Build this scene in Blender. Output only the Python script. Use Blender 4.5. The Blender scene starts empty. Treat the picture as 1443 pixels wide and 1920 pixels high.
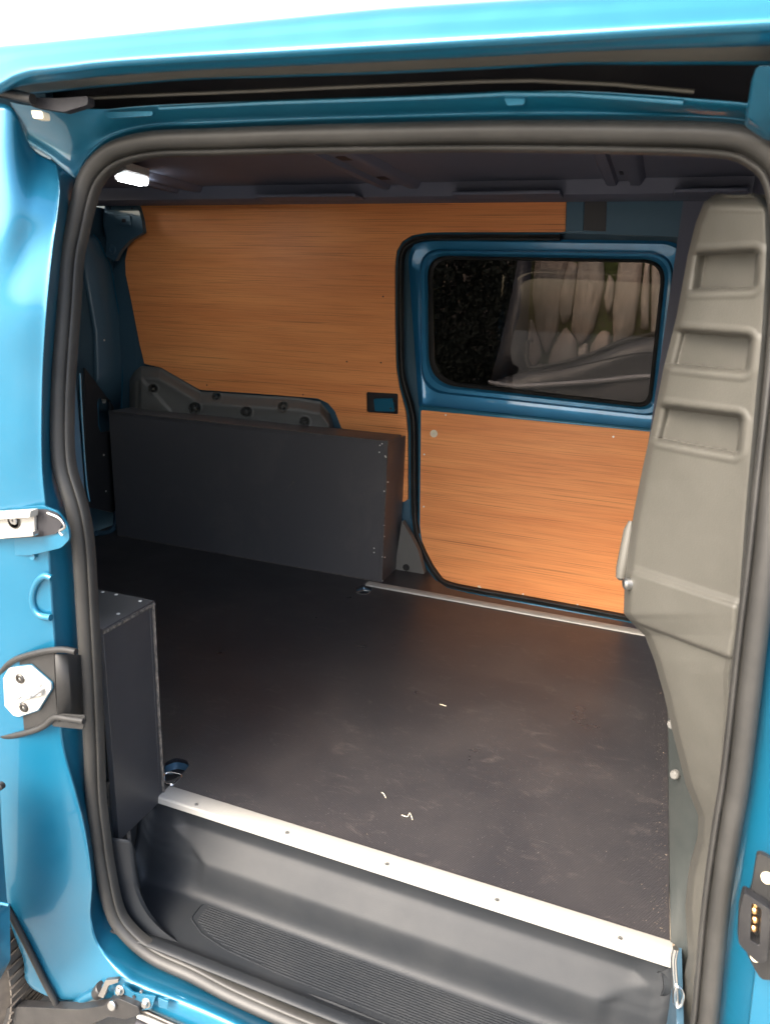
import bpy, bmesh, math, random
from mathutils import Vector, Matrix
random.seed(7)
S = bpy.context.scene
C = S.collection
# ---------------------------------------------------------------- camera
CAM = Vector((0, 0, 1.0))
RX = (0.9351551493703092, 0.351998985729544, 0.0397688402089742)
RY = (0.13355425865912526, -0.24636025905189635, -0.9599322282087908)
RZ = (-0.32809770892251916, 0.9029968642278082, -0.27739602844045746)
F = 1335.9; CX, CY = 721.5, 960.0
cd = bpy.data.cameras.new('camera'); cam = bpy.data.objects.new('camera', cd); C.objects.link(cam)
cam.matrix_world = Matrix(((RX[0], -RY[0], -RZ[0], CAM[0]), (RX[1], -RY[1], -RZ[1], CAM[1]),
                           (RX[2], -RY[2], -RZ[2], CAM[2]), (0, 0, 0, 1)))
cd.sensor_fit = 'VERTICAL'; cd.sensor_height = 36; cd.sensor_width = 27
cd.lens = 36 * F / 1920; cd.clip_start = 0.02; cd.clip_end = 2000
cd.dof.use_dof = True; cd.dof.focus_distance = 1.9; cd.dof.aperture_fstop = 7.0
S.camera = cam
S.render.resolution_x = 769; S.render.resolution_y = 1024
# ---------------------------------------------------------------- light
SUN_EL, SUN_AZ = math.radians(43), math.radians(205)      # azimuth clockwise from +Y
w = bpy.data.worlds.new('World'); S.world = w; w.use_nodes = True
nt = w.node_tree; bg = nt.nodes['Background']
sky = nt.nodes.new('ShaderNodeTexSky'); sky.sky_type = 'NISHITA'; sky.sun_disc = False
sky.sun_elevation = SUN_EL; sky.sun_rotation = SUN_AZ
sky.air_density = 1.0; sky.dust_density = 5.0; sky.ozone_density = 1.0
nt.links.new(sky.outputs[0], bg.inputs[0]); bg.inputs[1].default_value = 0.10
sl = bpy.data.lights.new('sun', 'SUN'); sun = bpy.data.objects.new('sun', sl); C.objects.link(sun)
sl.energy = .85; sl.angle = math.radians(40); sl.color = (1, .95, .86)
sd = Vector((math.sin(SUN_AZ) * math.cos(SUN_EL), math.cos(SUN_AZ) * math.cos(SUN_EL), math.sin(SUN_EL)))
sun.rotation_euler = sd.to_track_quat('Z', 'Y').to_euler(); sun.location = (0, -2, 4)
S.view_settings.view_transform = 'Standard'; S.view_settings.look = 'None'
S.view_settings.exposure = 3.15; S.view_settings.gamma = 1

# ---------------------------------------------------------------- photo ray -> point on a plane
def ray(u, v):
    a, b = (u - CX) / F, (v - CY) / F
    return Vector([RX[i] * a + RY[i] * b + RZ[i] for i in range(3)])
def PY(u, v, y): d = ray(u, v); return CAM + d * (y / d[1])
def PX(u, v, x): d = ray(u, v); return CAM + d * (x / d[0])
def PZ(u, v, z): d = ray(u, v); return CAM + d * ((z - 1) / d[2])
def sm(a, b, x):
    t = max(0, min(1, (x - a) / (b - a))); return t * t * (3 - 2 * t)
def ys(z): return .85 + .06 * sm(.7, 1.25, z)            # the body side leans in towards the roof
def PB(u, v, off=0):
    y = .85
    for _ in range(6): y = ys(PY(u, v, y)[2]) + off
    return PY(u, v, y)

# ---------------------------------------------------------------- mesh helpers
def interp(pts, x):
    if x <= pts[0][0]: return pts[0][1]
    for (a, b), (c, d) in zip(pts, pts[1:]):
        if x <= c: return b + (d - b) * (x - a) / (c - a)
    return pts[-1][1]
def crom(P, n, closed=False):
    P = [Vector(p) for p in P]; N = len(P); out = []
    for i in range(N if closed else N - 1):
        if closed: p0, p1, p2, p3 = P[i - 1], P[i], P[(i + 1) % N], P[(i + 2) % N]
        else: p0, p1, p2, p3 = P[max(i - 1, 0)], P[i], P[i + 1], P[min(i + 2, N - 1)]
        for k in range(n):
            t = k / n
            out.append(.5 * ((2 * p1) + (p2 - p0) * t + (2 * p0 - 5 * p1 + 4 * p2 - p3) * t * t + (3 * p1 - p0 - 3 * p2 + p3) * t ** 3))
    if not closed: out.append(P[-1])
    return out
def resample(P, n, closed=False):
    P = [Vector(p) for p in P]
    if closed: P = P + [P[0]]
    L = [0]
    for a, b in zip(P, P[1:]): L.append(L[-1] + (b - a).length)
    out = []; j = 0; m = n if closed else n - 1
    for k in range(n):
        s = L[-1] * k / m
        while j < len(L) - 2 and L[j + 1] < s: j += 1
        out.append(P[j].lerp(P[j + 1], (s - L[j]) / max(L[j + 1] - L[j], 1e-9)))
    return out
def fillet(P, rad, n=6):
    """2-D / 3-D polygon with rounded corners; rad one number or one per corner."""
    P = [Vector(p) for p in P]; N = len(P); out = []
    if not hasattr(rad, '__len__'): rad = [rad] * N
    for i in range(N):
        a, b, c = P[i - 1], P[i], P[(i + 1) % N]
        r = min(rad[i], (a - b).length * .48, (c - b).length * .48)
        p, q = b + (a - b).normalized() * r, b + (c - b).normalized() * r
        for k in range(n + 1):
            t = k / n; out.append(p * (1 - t) ** 2 + b * 2 * t * (1 - t) + q * t * t)
    return out
def link(name, me, mat, parent=None, smooth=True, angle=40):
    o = bpy.data.objects.new(name, me); C.objects.link(o)
    if mat: me.materials.append(mat)
    if smooth:
        me.polygons.foreach_set('use_smooth', [True] * len(me.polygons))
        me.set_sharp_from_angle(angle=math.radians(angle))
    if parent:
        o.parent = parent; o.location = -Vector(parent.get('_w', parent.location)); o['_w'] = (0, 0, 0)
        if parent.type == 'EMPTY': pass
    return o
def mesh(name, vs, fs, mat, parent=None, smooth=True, angle=40, fix=True):
    bm = bmesh.new(); V = [bm.verts.new(v) for v in vs]
    for f in fs:
        if len(set(f)) > 2:
            try: bm.faces.new([V[i] for i in f])
            except ValueError: pass
    if fix:
        bmesh.ops.recalc_face_normals(bm, faces=bm.faces)
    me = bpy.data.meshes.new(name); bm.to_mesh(me); bm.free()
    return link(name, me, mat, parent, smooth, angle)
def grid(name, rows, mat, parent=None, closed=False, thick=0, angle=40, cap=False):
    n = len(rows[0]); vs = [v for r in rows for v in r]; fs = []
    R = len(rows)
    for i in range(R - 1):
        for j in range(n if closed else n - 1):
            k = (j + 1) % n
            fs.append((i * n + j, i * n + k, (i + 1) * n + k, (i + 1) * n + j))
    if cap and closed:
        fs.append(tuple(range(n))); fs.append(tuple((R - 1) * n + j for j in range(n)))
    o = mesh(name, vs, fs, mat, parent, True, angle, fix=cap or closed)
    if thick:
        m = o.modifiers.new('thickness', 'SOLIDIFY'); m.thickness = abs(thick); m.offset = 1 if thick < 0 else -1
    return o
def plate(name, outline, ext, mat, parent=None, holes=(), bevel=0.0, smooth=True, angle=35):
    """flat board from a 3-D outline, extruded by ext; holes are outlines too."""
    bm = bmesh.new(); E = []
    for lp in [outline] + list(holes):
        v = [bm.verts.new(p) for p in lp]
        for i in range(len(v)): E.append(bm.edges.new((v[i - 1], v[i])))
    bmesh.ops.triangle_fill(bm, use_beauty=True, use_dissolve=False, edges=E)
    r = bmesh.ops.extrude_face_region(bm, geom=bm.faces[:])
    bmesh.ops.translate(bm, vec=Vector(ext), verts=[g for g in r['geom'] if isinstance(g, bmesh.types.BMVert)])
    bmesh.ops.recalc_face_normals(bm, faces=bm.faces)
    me = bpy.data.meshes.new(name); bm.to_mesh(me); bm.free()
    o = link(name, me, mat, parent, smooth, angle)
    if bevel:
        m = o.modifiers.new('edge', 'BEVEL'); m.width = bevel; m.segments = 2; m.limit_method = 'ANGLE'; m.angle_limit = math.radians(50)
    return o
def box(name, a, b, mat, parent=None, bevel=0.0):
    x0, y0, z0 = a; x1, y1, z1 = b
    return plate(name, [(x0, y0, z0), (x1, y0, z0), (x1, y1, z0), (x0, y1, z0)], (0, 0, z1 - z0), mat, parent, bevel=bevel)
def tube(name, pts, r, mat, parent=None, n=10, closed=False, prof=None):
    pts = [Vector(p) for p in pts]; N = len(pts); rows = []
    up = None
    for i in range(N):
        t = ((pts[(i + 1) % N] if closed or i < N - 1 else pts[i]) - (pts[i - 1] if closed or i > 0 else pts[i])).normalized()
        if up is None: up = Vector((0, 1, 0)) if abs(t[1]) < .9 else Vector((1, 0, 0))
        s = t.cross(up).normalized(); q = s.cross(t).normalized(); up = q
        rr = r[i] if hasattr(r, '__len__') else r
        rows.append([pts[i] + (s * math.cos(2 * math.pi * k / n) + q * math.sin(2 * math.pi * k / n)) * rr for k in range(n)])
    if closed: rows.append(rows[0])
    return grid(name, rows, mat, parent, closed=True, cap=not closed)
def lathe(name, c, axis, prof, mat, parent=None, n=20, angle=30):
    """prof: (radius, height along axis)"""
    ax = Vector(axis).normalized(); s = ax.orthogonal().normalized(); q = ax.cross(s); c = Vector(c)
    rows = [[c + ax * h + (s * math.cos(2 * math.pi * k / n) + q * math.sin(2 * math.pi * k / n)) * max(r, 1e-5) for k in range(n)] for r, h in prof]
    return grid(name, rows, mat, parent, closed=True, cap=True, angle=angle)
def sweep(name, path, prof, inward, mat, parent=None, closed=False, angle=50, capends=True):
    """prof: (across, out) ; across follows inward(i, t) vector, out is -Y-ish normal"""
    path = [Vector(p) for p in path]; N = len(path); rows = []
    for i in range(N):
        a = path[i - 1] if (closed or i) else path[i]; b = path[(i + 1) % N] if (closed or i < N - 1) else path[i]
        t = (b - a).normalized(); m = inward(path[i], t); o = t.cross(m).normalized()
        if o[1] > 0: o = -o
        rows.append([path[i] + m * p + o * q for p, q in prof])
    if closed: rows.append(rows[0])
    n = len(prof)
    return grid(name, rows, mat, parent, closed=True, cap=not closed and capends, angle=angle)
def tag(o, label, cat, group=None, kind=None):
    if label: o['label'] = label
    if cat: o['category'] = cat
    if group: o['group'] = group
    if kind: o['kind'] = kind
    return o
def empty(name, loc, label, cat, group=None):
    o = bpy.data.objects.new(name, None); C.objects.link(o); o.location = loc; o['_w'] = tuple(loc)
    o.empty_display_size = .1
    return tag(o, label, cat, group)
def edge_loop(pts, y): return [PY(u, v, y) for u, v in pts]

# ---------------------------------------------------------------- materials
class N:
    def __init__(s, name):
        s.m = bpy.data.materials.new(name); s.m.use_nodes = True; s.t = s.m.node_tree
        s.b = s.t.nodes['Principled BSDF']; s.out = s.t.nodes['Material Output']
        s.tc = s.t.nodes.new('ShaderNodeTexCoord').outputs['Object']
    def n(s, k, **kw):
        o = s.t.nodes.new(k)
        for a, v in kw.items():
            if a.startswith('i_'):
                o.inputs[int(a[2:]) if a[2:].isdigit() else a[2:].replace('_', ' ')].default_value = v
            else: setattr(o, a, v)
        return o
    def l(s, a, b): s.t.links.new(a, b)
    def set(s, **kw):
        for a, v in kw.items(): s.b.inputs[a.replace('_', ' ')].default_value = v
        return s
    def map(s, sc=(1, 1, 1), rot=(0, 0, 0)):
        m = s.n('ShaderNodeMapping'); m.inputs['Scale'].default_value = sc; m.inputs['Rotation'].default_value = rot
        s.l(s.tc, m.inputs['Vector']); return m.outputs[0]
    def noise(s, scale, detail=4, rough=.55, vec=None, dist=0):
        o = s.n('ShaderNodeTexNoise'); o.inputs['Scale'].default_value = scale; o.inputs['Detail'].default_value = detail
        o.inputs['Roughness'].default_value = rough; o.inputs['Distortion'].default_value = dist
        s.l(vec or s.tc, o.inputs['Vector']); return o.outputs['Fac']
    def ramp(s, fac, *st):
        o = s.n('ShaderNodeValToRGB'); e = o.color_ramp.elements
        while len(e) < len(st): e.new(.5)
        for x, (p, c) in zip(e, st):
            x.position = p; x.color = c if hasattr(c, '__len__') and len(c) == 4 else (*c, 1) if hasattr(c, '__len__') else (c, c, c, 1)
        s.l(fac, o.inputs[0]); return o.outputs[0]
    def mix(s, f, a, b, blend='MIX'):
        o = s.n('ShaderNodeMix', data_type='RGBA', blend_type=blend)
        for i, x in ((0, f), (6, a), (7, b)):
            if hasattr(x, 'is_linked'): s.l(x, o.inputs[i])
            elif i == 0: o.inputs[0].default_value = x
            else: o.inputs[i].default_value = (*x, 1)
        return o.outputs[2]
    def bump(s, h, st=.3, d=.001, prev=None):
        o = s.n('ShaderNodeBump'); o.inputs['Strength'].default_value = st; o.inputs['Distance'].default_value = d
        s.l(h, o.inputs['Height'])
        if prev: s.l(prev, o.inputs['Normal'])
        return o.outputs[0]
def paint(name, col, coat=.6, rough=.38, metal=.45):
    s = N(name)
    fl = s.n('ShaderNodeTexVoronoi'); fl.inputs['Scale'].default_value = 1600; s.l(s.tc, fl.inputs['Vector'])
    c = s.mix(s.ramp(fl.outputs['Distance'], (.0, .25), (.7, 0)), tuple(x * .97 for x in col), tuple(min(1, x * 1.25 + .005) for x in col))
    dirt = s.ramp(s.noise(3, 6), (.45, 0), (.85, .18))
    s.l(s.mix(dirt, c, (.10, .12, .12)), s.b.inputs['Base Color'])
    s.l(s.ramp(s.noise(14, 5), (.3, rough - .05), (.8, rough + .12)), s.b.inputs['Roughness'])
    s.l(s.bump(s.noise(240, 2), .08, .0005), s.b.inputs['Coat Normal'])
    s.set(Metallic=metal, Coat_Weight=coat, Coat_Roughness=.05)
    return s.m
def plastic(name, col, rough=.5, bump=.35, scale=900, spec=.5, dust=.15):
    s = N(name)
    d = s.ramp(s.noise(7, 8, .65), (.42, 0), (.8, dust))
    s.l(s.mix(d, col, (.22, .21, .19)), s.b.inputs['Base Color'])
    s.l(s.bump(s.noise(scale, 3, .6), bump, .0006), s.b.inputs['Normal'])
    s.l(s.ramp(s.noise(9, 4), (.3, rough - .02), (.75, rough + .03)), s.b.inputs['Roughness'])
    s.b.inputs['Specular IOR Level'].default_value = spec
    return s.m
def metal(name, col, rough=.3, m=1.0, aniso=None):
    s = N(name)
    v = s.map(aniso) if aniso else None
    n = s.noise(60, 5, .6, v)
    s.l(s.mix(s.ramp(n, (.35, 0), (.75, .35)), col, tuple(x * .62 for x in col)), s.b.inputs['Base Color'])
    s.l(s.ramp(n, (.3, rough), (.8, min(1, rough + .15))), s.b.inputs['Roughness'])
    s.set(Metallic=m); return s.m
PAINT = (.006, .122, .215)
M = {}
M['paint'] = paint('blue_metallic_paint', PAINT)
M['paint_in'] = paint('veiled_blue_paint', (.05, .115, .17), coat=.5, rough=.42, metal=.35)  # same body blue, greyed so the colour carries glare haze inside
M['ceiling'] = plastic('veiled_ceiling_grey', (.11, .12, .165), .6, .1, 300, .3, .05)  # grey-blue lifted to put glare haze into the colour; bulkhead too
M['paint_door'] = paint('lifted_blue_paint', (.014, .16, .32), coat=.8, rough=.4, metal=.45)  # same body blue, lightened to make up for weak light at the far door
M['rubber'] = plastic('black_rubber', (.024, .0235, .022), .5, .12, 600, .4, .10)
M['rubber_dark'] = plastic('dark_rubber', (.014, .014, .014), .5, .2, 400, .3, .1)
M['step'] = plastic('grey_step_plastic', (.0155, .0175, .020), .5, .35, 700, .22, .04)
M['trim'] = plastic('warm_grey_trim_plastic', (.056, .054, .046), .55, .5, 420, .45, .1)
M['foot'] = plastic('dark_pillar_coating', (.026, .030, .029), .45, .3, 500, .35, .1)
M['archcap'] = plastic('grey_arch_plastic', (.105, .103, .096), .5, .4, 600, .5, .15)
M['gap'] = plastic('black_shade_and_parts', (.012, .012, .016), .6, .1, 300, .3, .1)  # black painted in for shade in gaps and holes; also some black parts
M['zinc'] = metal('zinc_steel', (.38, .38, .37), .32)
M['screw'] = metal('bright_screw_head', (.85, .84, .8), .3, .6)
M['darksteel'] = metal('dark_steel', (.09, .085, .08), .4)
M['copper'] = metal('copper_contact', (.9, .55, .25), .3)
M['chrome'] = metal('bright_steel', (.8, .8, .78), .12)
M['alu'] = metal('brushed_aluminium', (.36, .35, .32), .5, .2, (2, 60, 60))
M['arm'] = plastic('black_arm_steel', (.014, .014, .015), .4, .2, 300, .3, .12)
s = N('white_enamel'); s.set(Base_Color=(.40, .39, .36, 1), Roughness=.35, Metallic=.1, Coat_Weight=.3)
s.l(s.ramp(s.noise(40, 4), (.3, .3), (.8, .45)), s.b.inputs['Roughness']); M['white'] = s.m
s = N('sticker_paper'); s.l(s.ramp(s.noise(200, 3), (.3, (.66, .58, .42)), (.7, (.8, .72, .56))), s.b.inputs['Base Color']); M['sticker'] = s.m
# orange-stained plywood: long fine horizontal grain
def plywood(name):
    s = N(name)
    g1 = s.noise(1, 6, .65, s.map((4, 4, 300)), .1)
    g2 = s.noise(1, 5, .7, s.map((14, 14, 900)))
    g3 = s.noise(1, 3, .5, s.map((1.4, 1.4, 16)), .6)
    g4 = s.noise(1, 2, .5, s.map((2.2, 2.2, 420)))
    c = s.mix(s.ramp(g3, (.32, 0), (.7, 1)), (.74, .262, .082), (.86, .35, .12))
    c = s.mix(s.ramp(g1, (.47, 0), (.70, .42)), c, (.38, .10, .03))
    c = s.mix(s.ramp(g2, (.5, 0), (.75, .42)), c, (.72, .35, .15))
    c = s.mix(s.ramp(g4, (.62, 0), (.72, .75)), c, (.24, .06, .02))
    s.l(c, s.b.inputs['Base Color'])
    s.l(s.bump(g1, .2, .0008), s.b.inputs['Normal'])
    s.l(s.ramp(g2, (.3, .42), (.7, .56)), s.b.inputs['Roughness']); s.b.inputs['Specular IOR Level'].default_value = .4
    return s.m
M['ply'] = plywood('orange_plywood')
s = N('plywood_edge'); s.l(s.ramp(s.noise(1, 4, .6, s.map((30, 30, 260))), (.3, (.10, .07, .045)), (.7, (.42, .34, .24))), s.b.inputs['Base Color']); M['plyedge'] = s.m
# black phenolic floor: fine hexagonal mesh, dusty scuffs
s = N('black_mesh_floor')
m_ = s.map((1, 1, 1), (0, 0, .52)); v = s.n('ShaderNodeTexVoronoi'); v.inputs['Scale'].default_value = 250; v.inputs['Randomness'].default_value = .12; s.l(m_, v.inputs['Vector'])
du = s.ramp(s.noise(2.6, 9, .62, None, .4), (.44, 0), (.72, .65))
du2 = s.ramp(s.noise(11, 8, .75, s.map((1, 2.2, 1), (0, 0, .6)), 1.2), (.56, 0), (.78, .55))
sp = s.ramp(s.noise(420, 2, .5), (.70, 0), (.74, 1))
c = s.mix(du, (.031, .030, .033), (.066, .059, .058))
c = s.mix(du2, c, (.16, .14, .13))
c = s.mix(s.ramp(v.outputs['Distance'], (.25, 0), (.6, .7)), c, (.010, .010, .011))
ln = s.ramp(s.noise(1, 5, .6, s.map((7, 160, 1), (0, 0, .35)), .3), (.66, 0), (.72, .5)); c = s.mix(s.mix(1.0, ln, s.ramp(s.noise(3, 3), (.45, 0), (.6, 1)), 'MULTIPLY'), c, (.13, .12, .11))
c = s.mix(sp, c, (.22, .20, .19))
s.l(c, s.b.inputs['Base Color']); s.l(s.bump(v.outputs['Distance'], .35, .0008), s.b.inputs['Normal'])
s.l(s.ramp(s.noise(5, 6), (.3, .27), (.75, .42)), s.b.inputs['Roughness']); s.b.inputs['Specular IOR Level'].default_value = .55
M['floor'] = s.m
s = N('black_faced_ply')
du = s.ramp(s.noise(4, 8, .7, None, .5), (.5, 0), (.8, .4)); sc = s.ramp(s.noise(1, 5, .6, s.map((90, 90, 12), (0, .5, 0))), (.70, 0), (.76, .25))
c = s.mix(du, (.030, .031, .035), (.058, .055, .055)); c = s.mix(sc, c, (.10, .09, .085))
s.l(c, s.b.inputs['Base Color']); s.l(s.bump(s.noise(700, 2), .12, .0004), s.b.inputs['Normal'])
s.l(s.ramp(s.noise(6, 5), (.3, .33), (.75, .47)), s.b.inputs['Roughness']); M['blackply'] = s.m
s = N('lifted_black_ply')  # same black ply, base colour lightened in place of missing fill light
du = s.ramp(s.noise(4, 8, .7, None, .5), (.5, 0), (.8, .4)); sc = s.ramp(s.noise(1, 5, .6, s.map((90, 90, 12), (0, .5, 0))), (.70, 0), (.76, .25))
c = s.mix(du, (.070, .068, .072), (.125, .117, .114)); c = s.mix(sc, c, (.10, .09, .085))
s.l(c, s.b.inputs['Base Color']); s.l(s.bump(s.noise(700, 2), .12, .0004), s.b.inputs['Normal'])
s.l(s.ramp(s.noise(6, 5), (.3, .33), (.75, .47)), s.b.inputs['Roughness']); M['liftedply'] = s.m
s = N('scuffed_board_edge'); s.l(s.ramp(s.noise(1, 6, .8, s.map((160, 160, 60))), (.42, (.025, .025, .025)), (.62, (.17, .15, .13))), s.b.inputs['Base Color']); M['edge'] = s.m
s = N('tinted_glass')
tr = s.n('ShaderNodeBsdfTransparent'); tr.inputs[0].default_value = (.25, .235, .225, 1)
gl = s.n('ShaderNodeBsdfGlossy'); gl.inputs['Roughness'].default_value = .02; gl.inputs[0].default_value = (.3, .3, .3, 1)
fr = s.n('ShaderNodeFresnel'); mx = s.n('ShaderNodeMixShader'); s.l(fr.outputs[0], mx.inputs[0]); s.l(tr.outputs[0], mx.inputs[1]); s.l(gl.outputs[0], mx.inputs[2])
s.l(mx.outputs[0], s.out.inputs[0]); M['glass'] = s.m
s = N('led_lens'); s.set(Base_Color=(.9, .92, .95, 1), Roughness=.3); s.b.inputs['Emission Color'].default_value = (.92, .97, 1, 1); s.b.inputs['Emission Strength'].default_value = 5; M['led'] = s.m
s = N('tarmac')
v = s.noise(900, 3, .6); c = s.mix(s.ramp(v, (.4, 0), (.7, 1)), (.26, .235, .195), (.42, .38, .32)); c = s.mix(s.ramp(s.noise(1.3, 6), (.4, 0), (.7, .4)), c, (.10, .095, .085))
s.l(c, s.b.inputs['Base Color']); s.l(s.bump(v, .5, .003), s.b.inputs['Normal']); s.set(Roughness=.9); M['ground'] = s.m
s = N('tyre_rubber'); s.l(s.ramp(s.noise(18, 6), (.4, (.045, .038, .032)), (.7, (.10, .085, .068))), s.b.inputs['Base Color']); s.set(Roughness=.8); M['tyre'] = s.m
s = N('mossy_mortar'); s.l(s.ramp(s.noise(14, 6, .7), (.35, (.018, .02, .012)), (.48, (.06, .085, .02)), (.6, (.05, .045, .03))), s.b.inputs['Base Color']); s.l(s.bump(s.noise(40, 6), .8, .02), s.b.inputs['Normal']); s.set(Roughness=.95); M['moss'] = s.m
s = N('wall_stone')
c = s.ramp(s.noise(2.2, 3, .5), (.3, (.46, .34, .26)), (.5, (.36, .33, .29)), (.68, (.55, .44, .36)))
c = s.mix(s.ramp(s.noise(1, 7, .7, s.map((34, 34, 5))), (.42, 0), (.7, .8)), c, (.11, .09, .08))
c = s.mix(s.ramp(s.noise(26, 5, .7), (.6, 0), (.75, .5)), c, (.12, .15, .06))
s.l(c, s.b.inputs['Base Color']); s.l(s.bump(s.noise(20, 7, .7), .5, .02), s.b.inputs['Normal']); s.set(Roughness=.9); M['stone'] = s.m
s = N('dark_leaf'); s.l(s.ramp(s.noise(9, 4), (.35, (.005, .007, .006)), (.7, (.016, .020, .017))), s.b.inputs['Base Color']); s.set(Roughness=.85); s.b.inputs['Specular IOR Level'].default_value = .12; M['leaf'] = s.m
M['carpaint'] = paint('charcoal_car_paint', (.012, .012, .015), .15, .5, .0)
M['cartrim'] = metal('satin_trim_strip', (.3, .3, .31), .6, .2)

# ================================================================ the setting
g = mesh('ground', [(-60, -60, -.62), (60, -60, -.62), (60, 60, -.62), (-60, 60, -.62)], [(0, 1, 2, 3)], M['ground'], smooth=False); g['kind'] = 'structure'

# ================================================================ the van
van = empty('panel_van', (-.4, 1.7, -.62), 'metallic blue panel van with its side load door open, seen from outside the opening', 'van')
# ---- door seal: outer edge traced round the opening
SEAL = [(1441, 257), (1395, 237), (1320, 230), (1220, 228), (1070, 227), (895, 228), (720, 232), (560, 236), (400, 242), (300, 246), (240, 257), (200, 275), (170, 305), (150, 345), (131, 425),
        (121, 480), (115, 573), (110, 640), (105, 723), (104, 822), (110, 879), (123, 922), (133, 956), (141, 1000), (146, 1053), (151, 1136), (156, 1219), (161, 1319), (165, 1400), (168, 1480),
        (176, 1550), (186, 1620), (206, 1706), (240, 1756), (293, 1799), (366, 1833), (440, 1872), (548, 1920), (720, 1990), (900, 2060), (1100, 2125), (1240, 2130), (1320, 2060),
        (1344, 1920), (1351, 1858), (1363, 1740), (1376, 1640), (1391, 1544), (1407, 1449), (1437, 1204), (1456, 1060), (1474, 900), (1497, 700), (1512, 500), (1505, 370), (1482, 295)]
sp3 = resample(crom([PB(u, v) for u, v in SEAL], 6, True), 300, True)
cen = Vector((-.35, .87, .5))
def inw(p, t):
    m = t.cross(Vector((0, 1, 0))).normalized()
    return m if m.dot(cen - p) > 0 else -m
prof = [(0, .004)]
prof += [(.012 - .012 * math.cos(a * math.pi / 12), .004 + .015 * math.sin(a * math.pi / 12)) for a in range(1, 12)]
prof += [(.0245, .002), (.0258, .001)]
prof += [(.0292 - .0034 * math.cos(a * math.pi / 8), .002 + .008 * math.sin(a * math.pi / 8)) for a in range(1, 9)]
prof += [(.0328, -.002), (.032, -.007), (.012, -.012), (.002, -.008)]
sweep('door_seal', sp3, prof, inw, M['rubber'], van, closed=True)

# ---- painted body round the opening: rows run from the seal outwards
def strip(name, st, mat, n=5, m=6, thick=.0012, angle=60):
    """st: stations, each a list of 3-D points; interpolated both ways"""
    rows = [crom(r, m) for r in st]
    cols = [crom([r[j] for r in rows], n) for j in range(len(rows[0]))]
    return grid(name, cols, mat, van, thick=thick, angle=angle)
def stn(A, B, Cc, D, yb=.806, yc=.792, yd=.780):
    a = PB(*A, .014); a2 = PB(*A, .004)
    b = PY(*B, yb); c = PY(*Cc, yc); d = PY(*D, yd)
    e = a.lerp(b, .82); f = b.lerp(c, .12)
    g_ = d + Vector((-.05, .0, 0)); h = g_ + Vector((-.015, .05, 0))
    return [a, e, b, f, c, d, g_, h]
ST = [stn((147, 340), (104, 306), (58, 276), (20, 200), .862, .84, .80),
      stn((140, 372), (112, 350), (66, 325), (14, 290), .85, .83, .795),
      stn((131, 425), (108, 400), (62, 392), (14, 385), .835, .812, .79),
      stn((123, 470), (99, 465), (52, 462), (4, 460), .822, .805, .785),
      stn((115, 573), (88, 573), (40, 573), (-25, 573)),
      stn((106, 700), (80, 700), (32, 700), (-30, 700)),
      stn((104, 822), (78, 822), (32, 822), (-30, 822)),
      stn((112, 888), (80, 888), (32, 888), (-30, 888)),
      stn((135, 962), (86, 950), (34, 945), (-30, 940)),
      stn((146, 1053), (92, 1040), (40, 1040), (-25, 1040)),
      stn((151, 1136), (98, 1136), (42, 1136), (-25, 1136)),
      stn((156, 1219), (104, 1219), (46, 1219), (-22, 1219)),
      stn((161, 1319), (110, 1319), (52, 1319), (-18, 1319)),
      stn((165, 1400), (118, 1400), (60, 1400), (-12, 1400)),
      stn((168, 1480), (140, 1480), (80, 1490), (4, 1500)),
      stn((175, 1550), (160, 1560), (98, 1580), (20, 1610)),
      stn((184, 1620), (172, 1650), (108, 1680), (50, 1720)),
      stn((197, 1680), (170, 1722), (120, 1770), (82, 1810)),
      stn((215, 1722), (188, 1778), (140, 1825), (108, 1868)),
      ]
def sst(A, B, yb=.80):
    a = PB(*A, .014); b = PY(*B, yb); z = Vector((0, 0, 1))
    return [a, a.lerp(b, .5) + z * .004, b, b + Vector((0, -.010, -.010)), b + Vector((0, -.014, -.035)), b + Vector((0, -.004, -.06)), b + Vector((0, .03, -.066)), b + Vector((0, .03, -.11))]
SL = [sst((262, 1777), (238, 1826)), sst((293, 1799), (273, 1845)), sst((366, 1833), (352, 1876)), sst((440, 1872), (426, 1908)), sst((548, 1920), (535, 1960)),
      sst((720, 1990), (706, 2030)), sst((900, 2060), (888, 2100)), sst((1100, 2125), (1100, 2160)), sst((1300, 2125), (1310, 2190)), sst((1500, 2185), (1500, 2280))]
strip('door_surround', ST + SL, M['paint'])
# header between seal and top track
HD = [((22, 197), (60, 272)), ((58, 205), (105, 302)), ((110, 209), (148, 336)), ((165, 211), (170, 305)), ((205, 210), (205, 273)), ((245, 206), (245, 256)), ((300, 202), (300, 246)), ((400, 198), (400, 242)), ((560, 192), (560, 236)), ((720, 187), (720, 232)),
      ((895, 180), (895, 228)), ((1070, 177), (1070, 227)), ((1220, 185), (1220, 228)), ((1320, 193), (1320, 230)), ((1400, 200), (1395, 237)), ((1480, 215), (1450, 262))]
def hst(T, A):
    a = PB(*A, .012); a0 = PB(*A, .004); t = PY(*T, .885); mid = a.lerp(t, .45) + Vector((0, .006, 0))
    return [a, a + Vector((0, -.010, .004)), mid, t, t + Vector((0, .004, .004)), t + Vector((0, .05, .004))]
strip('header', [hst(*h) for h in HD], M['paint'])
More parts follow.
